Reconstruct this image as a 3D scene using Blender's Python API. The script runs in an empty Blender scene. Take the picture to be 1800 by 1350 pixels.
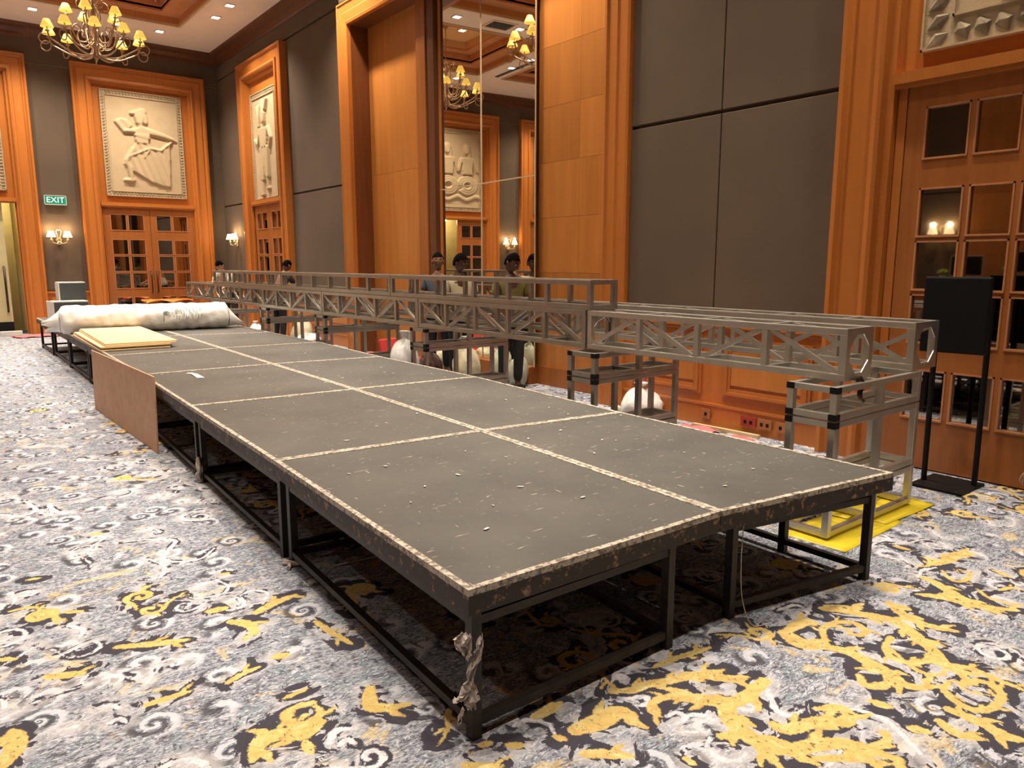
import bpy, bmesh, math, random
import numpy as np
from mathutils import Vector, Matrix
random.seed(7); rng = np.random.default_rng(7)
S = bpy.context.scene; COL = S.collection
# ---------------------------------------------------------------- camera
cd = bpy.data.cameras.new('camera'); cam = bpy.data.objects.new('camera', cd); COL.objects.link(cam)
cam.location = (0, 0, 1.55)
cam.rotation_euler = (math.radians(90 - 9.305), 0, math.radians(-38.183))
cd.sensor_width = 36; cd.lens = 26.0; cd.clip_start = .05; cd.clip_end = 100
S.camera = cam
# ---------------------------------------------------------------- world, exposure
S.view_settings.view_transform = 'Standard'; S.view_settings.look = 'None'
S.view_settings.gamma = 1; S.view_settings.use_curve_mapping = False
S.view_settings.exposure = 0.0
W = bpy.data.worlds.new('world'); S.world = W; W.use_nodes = True
W.node_tree.nodes['Background'].inputs[0].default_value = (1, .86, .7, 1)
W.node_tree.nodes['Background'].inputs[1].default_value = .05
# ---------------------------------------------------------------- downlights of the ceiling
LAMP = (1, .89, .75)
SPOT_W = 460
DOWN = []
for x in (-3.9, .65, 5.2):
    for y in (16.4, 15.5, 11.9, 11.0): DOWN.append((x, y))
for x in (.93, 5.2):
    for y in (7.5, 6.6, 3.0, 2.1): DOWN.append((x, y))
for y in (18.1, 13.6): DOWN += [(x, y) for x in (-2.4, -1.6, 1.35, 2.2, 3.72, 4.53)]
for y in (9.2, 4.8): DOWN += [(x, y) for x in (1.35, 2.2, 3.72, 4.53)]
DOWN += [(1.35, .55), (3.72, .55)]
DOWN += [(-2.4, 6.0), (-2.4, 2.0), (-2.4, -2.0), (2.2, -4.2)]
COFFER_LAMPS = [(x, y) for y in (2.6, 7.0, 11.4, 15.9) for x in (2.35, 3.45)]
lampd = bpy.data.lights.new('downlight_lamp', 'SPOT')
lampd.energy = SPOT_W; lampd.color = LAMP; lampd.spot_size = math.radians(78); lampd.spot_blend = 1.0; lampd.shadow_soft_size = .07
lampw = lampd.copy(); lampw.name = 'wall_downlight_lamp'; lampw.energy = 450; lampw.spot_size = math.radians(118)

# ---------------------------------------------------------------- materials
def nt(name):
    m = bpy.data.materials.new(name); m.use_nodes = True
    return m, m.node_tree, m.node_tree.nodes['Principled BSDF']
def simple(name, col, rough=.5, metal=0, bump=0, bscale=80, var=0, vscale=5, spec=None, emit=None, es=0, trans=0, coat=0):
    m, t, b = nt(name)
    b.inputs['Base Color'].default_value = (*col, 1); b.inputs['Roughness'].default_value = rough
    b.inputs['Metallic'].default_value = metal
    if spec is not None: b.inputs['Specular IOR Level'].default_value = spec
    if coat: b.inputs['Coat Weight'].default_value = coat
    if emit: b.inputs['Emission Color'].default_value = (*emit, 1); b.inputs['Emission Strength'].default_value = es
    tc = t.nodes.new('ShaderNodeTexCoord')
    if var:
        n = t.nodes.new('ShaderNodeTexNoise'); n.inputs['Scale'].default_value = vscale; n.inputs['Detail'].default_value = 6
        t.links.new(tc.outputs['Object'], n.inputs['Vector'])
        r = t.nodes.new('ShaderNodeValToRGB')
        r.color_ramp.elements[0].position = .3; r.color_ramp.elements[1].position = .7
        r.color_ramp.elements[0].color = (*[c*(1-var) for c in col], 1); r.color_ramp.elements[1].color = (*[min(1, c*(1+var)) for c in col], 1)
        t.links.new(n.outputs['Fac'], r.inputs['Fac']); t.links.new(r.outputs['Color'], b.inputs['Base Color'])
    if bump:
        n = t.nodes.new('ShaderNodeTexNoise'); n.inputs['Scale'].default_value = bscale; n.inputs['Detail'].default_value = 4
        t.links.new(tc.outputs['Object'], n.inputs['Vector'])
        bp = t.nodes.new('ShaderNodeBump'); bp.inputs['Strength'].default_value = bump; bp.inputs['Distance'].default_value = .01
        t.links.new(n.outputs['Fac'], bp.inputs['Height']); t.links.new(bp.outputs['Normal'], b.inputs['Normal'])
    return m
def wood(name, c1, c2, rough=.35, scale=1.0, vertical=True, rnd=.18):
    m, t, b = nt(name)
    tc = t.nodes.new('ShaderNodeTexCoord'); mp = t.nodes.new('ShaderNodeMapping')
    mp.inputs['Scale'].default_value = (14*scale, 14*scale, .9*scale) if vertical else (1.2*scale, 14*scale, 14*scale)
    t.links.new(tc.outputs['Object'], mp.inputs['Vector'])
    oi = t.nodes.new('ShaderNodeObjectInfo')
    ad = t.nodes.new('ShaderNodeVectorMath'); ad.operation = 'ADD'
    ml = t.nodes.new('ShaderNodeMath'); ml.operation = 'MULTIPLY'; ml.inputs[1].default_value = 37
    t.links.new(oi.outputs['Random'], ml.inputs[0]); t.links.new(mp.outputs['Vector'], ad.inputs[0]); t.links.new(ml.outputs[0], ad.inputs[1])
    n = t.nodes.new('ShaderNodeTexNoise'); n.inputs['Scale'].default_value = 1; n.inputs['Detail'].default_value = 8; n.inputs['Distortion'].default_value = .6
    t.links.new(ad.outputs[0], n.inputs['Vector'])
    r = t.nodes.new('ShaderNodeValToRGB'); r.color_ramp.elements[0].position = .28; r.color_ramp.elements[1].position = .72
    r.color_ramp.elements[0].color = (*c1, 1); r.color_ramp.elements[1].color = (*c2, 1)
    t.links.new(n.outputs['Fac'], r.inputs['Fac'])
    hs = t.nodes.new('ShaderNodeHueSaturation')
    mr = t.nodes.new('ShaderNodeMapRange'); mr.inputs['To Min'].default_value = 1-rnd; mr.inputs['To Max'].default_value = 1+rnd
    t.links.new(oi.outputs['Random'], mr.inputs['Value']); t.links.new(mr.outputs[0], hs.inputs['Value'])
    t.links.new(r.outputs['Color'], hs.inputs['Color']); t.links.new(hs.outputs['Color'], b.inputs['Base Color'])
    b.inputs['Roughness'].default_value = rough
    bp = t.nodes.new('ShaderNodeBump'); bp.inputs['Strength'].default_value = .08; bp.inputs['Distance'].default_value = .004
    t.links.new(n.outputs['Fac'], bp.inputs['Height']); t.links.new(bp.outputs['Normal'], b.inputs['Normal'])
    return m
M = {}
M['wood'] = wood('orange_wood', (.43, .138, .025), (.48, .158, .030), .33, rnd=.06)
M['veneer'] = wood('veneer_wood', (.42, .150, .031), (.52, .195, .044), .3, .6, rnd=.12)
M['door_wood'] = wood('door_wood', (.29, .090, .020), (.36, .118, .027), .36, rnd=.05)
M['shaded_reveal_wood'] = wood('shaded_reveal_wood', (.15, .045, .012), (.20, .062, .016), .4, rnd=.03)  # dark tone puts the shade inside the recess into the wood colour
M['dark_wood'] = wood('dark_brown_wood', (.085, .028, .012), (.13, .045, .018), .35, rnd=.05)
M['fabric'] = simple('wall_fabric', (.108, .072, .044), .95, bump=.25, bscale=260, var=.1, vscale=1.3)
M['ceiling'] = simple('ceiling_paint', (.82, .68, .56), .85, var=.03)
M['coffer'] = simple('coffer_wood', (.50, .21, .085), .5, var=.08, vscale=3)
M['coffer_top'] = simple('coffer_warm_paint', (.62, .36, .16), .7)
M['trim_light'] = simple('thin_trim', (.55, .38, .22), .5)
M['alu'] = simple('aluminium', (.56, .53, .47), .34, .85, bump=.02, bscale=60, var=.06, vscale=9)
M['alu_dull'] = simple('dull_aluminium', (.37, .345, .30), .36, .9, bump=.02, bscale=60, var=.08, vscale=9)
M['black'] = simple('black_plastic', (.007, .006, .006), .55, spec=.2)
M['black_cloth'] = simple('black_cloth', (.012, .011, .012), .9)
M['frame_black'] = simple('black_painted_steel', (.020, .014, .010), .5, .2, var=.5, vscale=22)
M['mirror'] = simple('mirror_glass', (.80, .77, .70), .01, 1)
M['pane'] = simple('smoked_mirror_pane', (.40, .36, .32), .025, 1)
M['white_bag'] = simple('white_plastic', (.82, .80, .76), .3, bump=.9, bscale=11)
M['clear_bag'] = simple('pale_green_plastic', (.55, .58, .44), .28, bump=.8, bscale=14, var=.25, vscale=9)
M['cream_bag'] = simple('cream_cloth', (.68, .60, .40), .7, bump=.6, bscale=16, var=.2, vscale=8)
M['brown_bag'] = simple('dark_patterned_cloth', (.07, .03, .022), .8, var=.8, vscale=26)
M['pink'] = simple('pink_cloth', (.72, .16, .17), .8, bump=.5, bscale=30, var=.2)
M['red'] = simple('red_fabric', (.68, .06, .05), .7, var=.1)
M['orange'] = simple('orange_plastic', (.9, .22, .03), .45)
M['yellow'] = simple('yellow_plastic', (.80, .62, .03), .4, bump=.4, bscale=7, var=.15, vscale=4)
M['paper'] = simple('torn_paper', (.52, .45, .38), .8, bump=.4, bscale=40)
M['white'] = simple('white_paint', (.62, .60, .54), .5, var=.1)
M['grey_face'] = simple('dark_grey_face', (.05, .055, .055), .6)
M['beige'] = simple('beige_paint', (.50, .42, .22), .6, var=.05)
M['bronze'] = simple('dark_bronze', (.05, .03, .02), .35, .6)
M['cream_metal'] = simple('cream_gold_metal', (.62, .52, .34), .4, .3)
M['iron'] = simple('bronze_wrought_iron', (.42, .28, .17), .45, .5)
M['shade'] = simple('lit_yellow_shade', (.72, .55, .16), .6, emit=(1, .66, .12), es=.75)
M['shade_w'] = simple('lit_cream_shade', (.9, .75, .5), .6, emit=(1, .78, .42), es=2.0)
M['lamp'] = simple('downlight_glass', (1, .9, .75), .5, emit=(1, .90, .74), es=14)
M['green'] = simple('green_sign', (.008, .20, .12), .4, emit=(.01, .35, .22), es=.25)
M['sign_white'] = simple('sign_lettering', (.8, .85, .8), .5, emit=(.8, 1, .9), es=.5)
M['socket'] = simple('brass_socket_plate', (.40, .20, .08), .35, .5)
M['socket_red'] = simple('red_socket_plate', (.30, .03, .015), .35)
M['lime'] = simple('lime_petals', (.55, .62, .06), .6)
M['skin'] = simple('brown_skin', (.22, .095, .05), .45, var=.06)
M['skin_dark'] = simple('dark_brown_skin', (.11, .045, .026), .45, var=.06)
M['skin_light'] = simple('tan_skin', (.40, .22, .12), .5, var=.05)
M['hair'] = simple('black_hair', (.004, .003, .003), 1.0, spec=.05)
M['sh_grey'] = simple('grey_blue_shirt', (.085, .095, .115), .85)
M['sh_cream'] = simple('cream_shirt', (.55, .47, .30), .85, var=.1)
M['sh_olive'] = simple('olive_shirt', (.17, .14, .035), .85)
M['sh_black'] = simple('black_shirt', (.02, .019, .02), .9)
M['sh_white'] = simple('white_shirt', (.6, .56, .5), .85)
M['trouser'] = simple('dark_trousers', (.02, .018, .018), .85)
M['eye'] = simple('eye_white', (.6, .55, .5), .3)
M['ink'] = simple('green_ink', (.07, .14, .10), .5)

def stripes(name):
    m, t, b = nt(name)
    tc = t.nodes.new('ShaderNodeTexCoord'); w = t.nodes.new('ShaderNodeTexWave'); w.bands_direction = 'Z'; w.inputs['Scale'].default_value = 12; w.inputs['Distortion'].default_value = 1
    t.links.new(tc.outputs['Object'], w.inputs['Vector'])
    r = t.nodes.new('ShaderNodeValToRGB'); r.color_ramp.interpolation = 'CONSTANT'
    r.color_ramp.elements[0].color = (.02, .02, .025, 1); r.color_ramp.elements[1].color = (.6, .58, .55, 1); r.color_ramp.elements[1].position = .78
    t.links.new(w.outputs['Fac'], r.inputs['Fac']); t.links.new(r.outputs['Color'], b.inputs['Base Color']); b.inputs['Roughness'].default_value = .9
    return m
M['striped'] = stripes('black_and_white_striped_knit')

def deck_mat():
    m, t, b = nt('scuffed_black_deck')
    tc = t.nodes.new('ShaderNodeTexCoord'); g = t.nodes.new('ShaderNodeNewGeometry')
    n = t.nodes.new('ShaderNodeTexNoise'); n.inputs['Scale'].default_value = 1.6; n.inputs['Detail'].default_value = 8; n.inputs['Roughness'].default_value = .65
    t.links.new(g.outputs['Position'], n.inputs['Vector'])
    r = t.nodes.new('ShaderNodeValToRGB'); r.color_ramp.elements[0].position = .3; r.color_ramp.elements[1].position = .75
    r.color_ramp.elements[0].color = (.056, .051, .044, 1); r.color_ramp.elements[1].color = (.098, .090, .077, 1)
    t.links.new(n.outputs['Fac'], r.inputs['Fac'])
    # short bright scratches: stretched noise, thresholded, in two directions
    def scr(ang, sx, sy, th):
        mp = t.nodes.new('ShaderNodeMapping'); mp.inputs['Rotation'].default_value = (0, 0, ang); mp.inputs['Scale'].default_value = (sx, sy, 1)
        t.links.new(g.outputs['Position'], mp.inputs['Vector'])
        k = t.nodes.new('ShaderNodeTexNoise'); k.inputs['Scale'].default_value = 1; k.inputs['Detail'].default_value = 1
        t.links.new(mp.outputs['Vector'], k.inputs['Vector'])
        q = t.nodes.new('ShaderNodeMapRange'); q.inputs['From Min'].default_value = th; q.inputs['From Max'].default_value = th+.03
        t.links.new(k.outputs['Fac'], q.inputs['Value']); return q
    a = scr(.5, 11, 120, .745); c = scr(-.35, 95, 12, .765); d = scr(.1, 60, 60, .785)
    mx = t.nodes.new('ShaderNodeMath'); mx.operation = 'MAXIMUM'; t.links.new(a.outputs[0], mx.inputs[0]); t.links.new(c.outputs[0], mx.inputs[1])
    m2 = t.nodes.new('ShaderNodeMath'); m2.operation = 'MAXIMUM'; t.links.new(mx.outputs[0], m2.inputs[0]); t.links.new(d.outputs[0], m2.inputs[1])
    mix = t.nodes.new('ShaderNodeMix'); mix.data_type = 'RGBA'; mix.inputs['B'].default_value = (.42, .38, .32, 1)
    t.links.new(m2.outputs[0], mix.inputs['Factor']); t.links.new(r.outputs['Color'], mix.inputs['A']); t.links.new(mix.outputs['Result'], b.inputs['Base Color'])
    b.inputs['Roughness'].default_value = .52
    bp = t.nodes.new('ShaderNodeBump'); bp.inputs['Strength'].default_value = .1; bp.inputs['Distance'].default_value = .003
    k = t.nodes.new('ShaderNodeTexNoise'); k.inputs['Scale'].default_value = 140; t.links.new(g.outputs['Position'], k.inputs['Vector'])
    t.links.new(k.outputs['Fac'], bp.inputs['Height']); t.links.new(bp.outputs['Normal'], b.inputs['Normal'])
    return m
M['deck'] = deck_mat()
def worn(name, base, chip, th, scale):
    m, t, b = nt(name)
    g = t.nodes.new('ShaderNodeNewGeometry')
    n = t.nodes.new('ShaderNodeTexNoise'); n.inputs['Scale'].default_value = scale; n.inputs['Detail'].default_value = 9; n.inputs['Roughness'].default_value = .72
    t.links.new(g.outputs['Position'], n.inputs['Vector'])
    r = t.nodes.new('ShaderNodeValToRGB'); r.color_ramp.elements[0].position = th-.04; r.color_ramp.elements[1].position = th+.05
    r.color_ramp.elements[0].color = (*base, 1); r.color_ramp.elements[1].color = (*chip, 1)
    t.links.new(n.outputs['Fac'], r.inputs['Fac']); t.links.new(r.outputs['Color'], b.inputs['Base Color'])
    b.inputs['Roughness'].default_value = .6
    bp = t.nodes.new('ShaderNodeBump'); bp.inputs['Strength'].default_value = .5; bp.inputs['Distance'].default_value = .004
    t.links.new(n.outputs['Fac'], bp.inputs['Height']); t.links.new(bp.outputs['Normal'], b.inputs['Normal'])
    return m
M['edge_top'] = worn('chipped_plywood_rim', (.14, .11, .08), (.50, .43, .34), .48, 42)
M['edge_side'] = worn('chipped_black_side', (.020, .012, .008), (.34, .20, .11), .59, 24)
M['tape'] = worn('old_cloth_tape', (.10, .085, .07), (.60, .53, .44), .44, 22)
def ply(name, c1, c2, sc):
    m, t, b = nt(name)
    tc = t.nodes.new('ShaderNodeTexCoord'); mp = t.nodes.new('ShaderNodeMapping'); mp.inputs['Scale'].default_value = sc
    t.links.new(tc.outputs['Object'], mp.inputs['Vector'])
    n = t.nodes.new('ShaderNodeTexNoise'); n.inputs['Scale'].default_value = 2; n.inputs['Detail'].default_value = 6; n.inputs['Distortion'].default_value = 1.2
    t.links.new(mp.outputs['Vector'], n.inputs['Vector'])
    r = t.nodes.new('ShaderNodeValToRGB'); r.color_ramp.elements[0].color = (*c1, 1); r.color_ramp.elements[1].color = (*c2, 1)
    r.color_ramp.elements[0].position = .3; r.color_ramp.elements[1].position = .7
    t.links.new(n.outputs['Fac'], r.inputs['Fac']); t.links.new(r.outputs['Color'], b.inputs['Base Color']); b.inputs['Roughness'].default_value = .6
    return m
M['ply'] = ply('yellow_plywood', (.62, .44, .22), (.72, .53, .29), (1, 5, 5))
M['ply_pink'] = ply('pinkish_plywood', (.50, .28, .155), (.60, .36, .21), (4, 1, 3))
M['ply_edge'] = ply('plywood_edge', (.36, .22, .10), (.6, .42, .22), (1, 1, 90))
def stone_mat():
    m, t, b = nt('cast_sand_stone')
    g = t.nodes.new('ShaderNodeNewGeometry')
    n = t.nodes.new('ShaderNodeTexNoise'); n.inputs['Scale'].default_value = 5; n.inputs['Detail'].default_value = 8
    t.links.new(g.outputs['Position'], n.inputs['Vector'])
    r = t.nodes.new('ShaderNodeValToRGB'); r.color_ramp.elements[0].color = (.42, .305, .17, 1); r.color_ramp.elements[1].color = (.52, .385, .225, 1)
    t.links.new(n.outputs['Fac'], r.inputs['Fac']); t.links.new(r.outputs['Color'], b.inputs['Base Color']); b.inputs['Roughness'].default_value = .8
    bp = t.nodes.new('ShaderNodeBump'); bp.inputs['Strength'].default_value = .2; bp.inputs['Distance'].default_value = .01
    n2 = t.nodes.new('ShaderNodeTexNoise'); n2.inputs['Scale'].default_value = 60; t.links.new(g.outputs['Position'], n2.inputs['Vector'])
    t.links.new(n2.outputs['Fac'], bp.inputs['Height']); t.links.new(bp.outputs['Normal'], b.inputs['Normal'])
    return m
M['stone'] = stone_mat()
M['stone_dark'] = simple('weathered_border_stone', (.30, .23, .14), .85, var=.35, vscale=9)

# ---------------------------------------------------------------- mesh helpers
class MB:
    def __init__(s): s.v = []; s.f = []; s.sm = []
    def add(s, v, f, smooth=False):
        o = len(s.v); s.v += [tuple(p) for p in v]; s.f += [tuple(i+o for i in q) for q in f]; s.sm += [smooth]*len(f); return s
    def box(s, x0, x1, y0, y1, z0, z1, mat=None):
        v = [Vector(p) for p in ((x0,y0,z0),(x1,y0,z0),(x1,y1,z0),(x0,y1,z0),(x0,y0,z1),(x1,y0,z1),(x1,y1,z1),(x0,y1,z1))]
        if mat is not None: v = [mat @ p for p in v]
        return s.add(v, [(3,2,1,0),(4,5,6,7),(0,1,5,4),(1,2,6,5),(2,3,7,6),(3,0,4,7)])
    def bar(s, p, q, w, h=None, up=(0,0,1), ext=0):
        h = h or w; p = Vector(p); q = Vector(q); d = (q-p).normalized(); p = p-d*ext; q = q+d*ext
        u = Vector(up)
        if abs(d.dot(u)) > .98: u = Vector((1,0,0))
        a = d.cross(u).normalized()*w/2; b = a.cross(d).normalized()*h/2
        v = [p-a-b, p+a-b, p+a+b, p-a+b, q-a-b, q+a-b, q+a+b, q-a+b]
        return s.add(v, [(0,1,2,3),(7,6,5,4),(1,0,4,5),(2,1,5,6),(3,2,6,7),(0,3,7,4)])
    def tube(s, pts, r, n=8, caps=True):
        pts = [Vector(p) for p in pts]; rr = r if isinstance(r, (list, tuple)) else [r]*len(pts)
        o = []; up = None
        for i, p in enumerate(pts):
            d = (pts[min(i+1, len(pts)-1)]-pts[max(i-1, 0)]).normalized()
            if up is None: up = Vector((0,0,1)) if abs(d.z) < .9 else Vector((1,0,0))
            a = d.cross(up).normalized(); b = a.cross(d).normalized(); up = b
            o += [p+(a*math.cos(2*math.pi*j/n)+b*math.sin(2*math.pi*j/n))*rr[i] for j in range(n)]
        f = [(i*n+j, i*n+(j+1) % n, (i+1)*n+(j+1) % n, (i+1)*n+j) for i in range(len(pts)-1) for j in range(n)]
        s.add(o, f, True)
        if caps: s.add([o[j] for j in range(n)], [tuple(range(n))]); s.add([o[-n+j] for j in range(n)], [tuple(range(n-1, -1, -1))])
        return s
    def lathe(s, prof, c=(0,0,0), n=16, mat=None):
        c = Vector(c); v = []
        for r, z in prof:
            v += [c+Vector((r*math.cos(2*math.pi*j/n), r*math.sin(2*math.pi*j/n), z)) for j in range(n)]
        if mat is not None: v = [mat @ p for p in v]
        return s.add(v, [(i*n+j, i*n+(j+1) % n, (i+1)*n+(j+1) % n, (i+1)*n+j) for i in range(len(prof)-1) for j in range(n)], True)
    def prism(s, poly, z0, z1, mat=None):
        n = len(poly); v = [Vector((x, y, z0)) for x, y in poly]+[Vector((x, y, z1)) for x, y in poly]
        if mat is not None: v = [mat @ p for p in v]
        return s.add(v, [tuple(range(n-1, -1, -1)), tuple(range(n, 2*n))]+[(i, (i+1) % n, n+(i+1) % n, n+i) for i in range(n)])
    def blob(s, c, r, n=12, m=8, jit=.0, seed=0, sq=1.0):
        rd = random.Random(seed); v = []; c = Vector(c)
        ph = [rd.uniform(0, 6) for _ in range(6)]
        for i in range(m+1):
            t = math.pi*i/m
            for j in range(n):
                a = 2*math.pi*j/n
                k = 1+jit*(math.sin(3*a+ph[0]+2*t)+.6*math.sin(5*a+ph[1]-3*t)+.5*math.sin(4*t+ph[2]+a))/2
                v.append(c+Vector((r[0]*k*math.sin(t)*math.cos(a), r[1]*k*math.sin(t)*math.sin(a), r[2]*k*math.copysign(abs(math.cos(t))**sq, math.cos(t)))))
        return s.add(v, [(i*n+j, (i+1)*n+j, (i+1)*n+(j+1) % n, i*n+(j+1) % n) for i in range(m) for j in range(n)], True)
    def build(s, name, mat, parent=None, bevel=0, kind=None, label=None):
        me = bpy.data.meshes.new(name); me.from_pydata([tuple(p) for p in s.v], [], s.f)
        me.polygons.foreach_set('use_smooth', s.sm); me.update()
        me.materials.append(M[mat] if isinstance(mat, str) else mat)
        o = bpy.data.objects.new(name, me); COL.objects.link(o)
        if parent is not None: o.parent = parent
        if bevel:
            b = o.modifiers.new('bevel', 'BEVEL'); b.width = bevel; b.segments = 2; b.limit_method = 'ANGLE'
        if kind: o['kind'] = kind
        if label: o['label'] = label
        return o
def tag(o, label, cat, group=None):
    o['label'] = label; o['category'] = cat
    if group: o['group'] = group
    return o
def empty(name, loc=(0,0,0), rz=0, kind=None):
    o = bpy.data.objects.new(name, None); COL.objects.link(o); o.location = loc; o.rotation_euler = (0, 0, rz); o.empty_display_size = .1
    if kind: o['kind'] = kind
    return o
def copy_tree(o, parent=None):
    c = o.copy(); COL.objects.link(c)
    if parent is not None: c.parent = parent
    for ch in list(o.children): copy_tree(ch, c)
    return c
RZ = lambda a: Matrix.Rotation(a, 4, 'Z')
def catmull(P, k=6):
    P = [np.array(p, float) for p in P]
    if len(P) < 3: return [P[0]+(P[1]-P[0])*i/k for i in range(k+1)]
    Q = [2*P[0]-P[1]]+P+[2*P[-1]-P[-2]]; out = []
    for i in range(1, len(Q)-2):
        a, b, c, d = Q[i-1:i+3]
        for j in range(k):
            t = j/k; out.append(.5*((2*b)+(c-a)*t+(2*a-5*b+4*c-d)*t*t+(3*b-a-3*c+d)*t**3))
    out.append(P[-1]); return out
GOLD=[(0.028,[(2.329,1.428),(2.178,1.407),(2.085,1.421),(2.026,1.355),(1.999,1.284),(2.002,1.207),(2.043,1.15),(2.128,1.108),(2.215,1.051),(2.245,0.979),(2.27,0.901)]),(0.022,[(2.119,1.643),(2.187,1.589),(2.239,1.515),(2.301,1.483)]),(0.019,[(2.115,1.426),(2.051,1.477),(1.991,1.539)]),(0.022,[(2.119,1.254),(2.122,1.213),(2.181,1.193),(2.271,1.162),(2.317,1.112),(2.374,1.122),(2.386,1.169),(2.312,1.213)]),(0.019,[(1.926,1.329),(1.99,1.278),(1.972,1.194),(1.941,1.114)]),(0.015,[(2.067,1.073),(2.161,0.998),(2.228,0.911)]),(0.034,[(2.717,1.582),(2.694,1.499),(2.727,1.434)]),(0.023,[(2.727,1.434),(2.777,1.356),(2.768,1.236),(2.744,1.151),(2.721,1.072),(2.804,1.007)]),(0.013,[(2.766,1.423),(2.874,1.5),(2.969,1.501),(3.034,1.449),(3.014,1.389),(2.953,1.375),(2.938,1.408),(2.973,1.443)]),(0.024,[(3.057,1.602),(3.113,1.534),(3.145,1.463),(3.19,1.359),(3.151,1.261),(3.052,1.122),(2.972,1.04),(2.999,0.951)]),(0.025,[(2.759,1.59),(2.873,1.587),(2.896,1.547)]),(0.014,[(3.038,1.288),(2.925,1.259),(2.872,1.189),(2.928,1.127),(3.021,1.109),(3.103,1.158),(3.115,1.207),(3.063,1.238)]),(0.013,[(2.859,0.996),(2.794,0.983),(2.75,0.927),(2.747,0.864),(2.818,0.83),(2.931,0.844),(2.97,0.908),(2.928,0.957),(2.87,0.954),(2.851,0.915)]),(0.013,[(2.972,1.075),(3.03,0.995),(3.027,0.896),(3.024,0.802)]),(0.01,[(2.928,1.237),(2.857,1.096),(2.914,1.017)]),(0.015,[(2.647,1.227),(2.601,1.182),(2.638,1.137),(2.712,1.144),(2.75,1.198),(2.701,1.21)]),(0.017,[(2.515,1.112),(2.533,1.053)]),(0.018,[(2.463,0.958),(2.492,0.909)]),(0.02,[(2.679,0.924),(2.686,0.836),(2.669,0.745),(2.695,0.698)]),(0.016,[(2.583,0.917),(2.556,0.846),(2.597,0.776)]),(0.013,[(2.245,0.979),(2.342,0.976),(2.382,1.008)]),(0.021,[(3.351,1.443),(3.279,1.335),(3.267,1.234),(3.309,1.137)]),(0.016,[(3.558,1.381),(3.607,1.292),(3.626,1.179),(3.665,1.077)]),(0.022,[(3.769,1.468),(3.751,1.407),(3.708,1.332),(3.662,1.232),(3.66,1.152),(3.73,1.049)]),(0.013,[(3.551,1.404),(3.603,1.346),(3.659,1.285)]),(0.025,[(3.987,1.516),(4.103,1.489),(4.238,1.492),(4.314,1.432)]),(0.009,[(3.937,1.453),(3.864,1.394),(3.855,1.344),(3.948,1.327),(4.022,1.367),(4.005,1.42)]),(0.01,[(3.891,1.551),(3.954,1.521),(4.037,1.562),(4.041,1.602)]),(0.015,[(4.081,1.753),(4.09,1.676)]),(0.012,[(4.146,1.289),(4.111,1.199)]),(0.021,[(3.332,1.426),(3.362,1.355)]),(0.025,[(3.093,1.598),(3.182,1.496)]),(0.009,[(3.833,1.252),(3.769,1.164),(3.811,1.05)]),(0.009,[(3.899,1.182),(3.979,1.155),(3.994,1.107)]),(0.033,[(1.571,1.649),(1.655,1.633),(1.754,1.628),(1.772,1.571)]),(0.018,[(1.829,1.735),(1.897,1.693),(1.966,1.685),(2.044,1.649),(2.167,1.613),(2.226,1.592)]),(0.016,[(2.0,1.612),(2.047,1.552)]),(0.014,[(2.086,1.487),(2.012,1.556),(1.918,1.596),(1.856,1.568),(1.852,1.519)]),(0.019,[(1.508,1.79),(1.56,1.79),(1.633,1.798)]),(0.014,[(1.34,1.727),(1.38,1.695)]),(0.012,[(1.49,1.665),(1.509,1.631)]),(0.018,[(1.504,1.544),(1.558,1.502),(1.619,1.436)]),(0.014,[(1.173,1.736),(1.263,1.656)]),(0.012,[(1.271,1.781),(1.309,1.77)]),(0.013,[(2.078,1.748),(2.192,1.737),(2.303,1.72),(2.376,1.705)]),(0.011,[(1.745,1.329),(1.746,1.285)]),(0.015,[(0.939,2.344),(0.881,2.357),(0.837,2.338),(0.829,2.293),(0.856,2.247),(0.904,2.239),(0.937,2.28),(0.937,2.329)]),(0.01,[(0.87,2.281),(0.895,2.292)]),(0.026,[(0.906,2.222),(0.844,2.193),(0.791,2.234),(0.725,2.248),(0.689,2.212),(0.662,2.163)]),(0.022,[(1.14,2.299),(1.111,2.242),(1.098,2.175),(1.206,2.123)]),(0.013,[(0.74,2.662),(0.801,2.688),(0.87,2.698)]),(0.018,[(0.945,2.732),(0.998,2.718)]),(0.02,[(1.018,3.153),(1.12,3.198),(1.232,3.223)]),(0.021,[(0.902,3.142),(0.957,3.066),(0.951,2.96)]),(0.013,[(1.196,2.911),(1.211,2.771),(1.235,2.631)]),(0.014,[(0.826,2.15),(0.824,2.079)]),(0.01,[(0.869,2.432),(0.959,2.442)]),(0.018,[(0.467,3.205),(0.609,3.134),(0.721,3.087)]),(0.019,[(0.21,3.127),(0.332,3.066)]),(0.015,[(0.469,2.696),(0.615,2.691)]),(0.02,[(0.854,3.299),(0.936,3.283)]),(0.028,[(0.043,2.629),(0.082,2.722),(0.079,2.817)]),(0.012,[(1.031,3.679),(1.066,3.667)]),(0.016,[(0.609,4.713),(0.667,4.689)]),(0.011,[(0.252,4.201),(0.309,4.186)]),(0.01,[(0.152,3.851),(0.219,3.847),(0.283,3.797)]),(0.012,[(0.679,3.75),(0.714,3.751)]),(0.012,[(0.084,3.389),(0.14,3.345)]),(0.013,[(0.348,3.696),(0.412,3.647)])]
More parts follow.
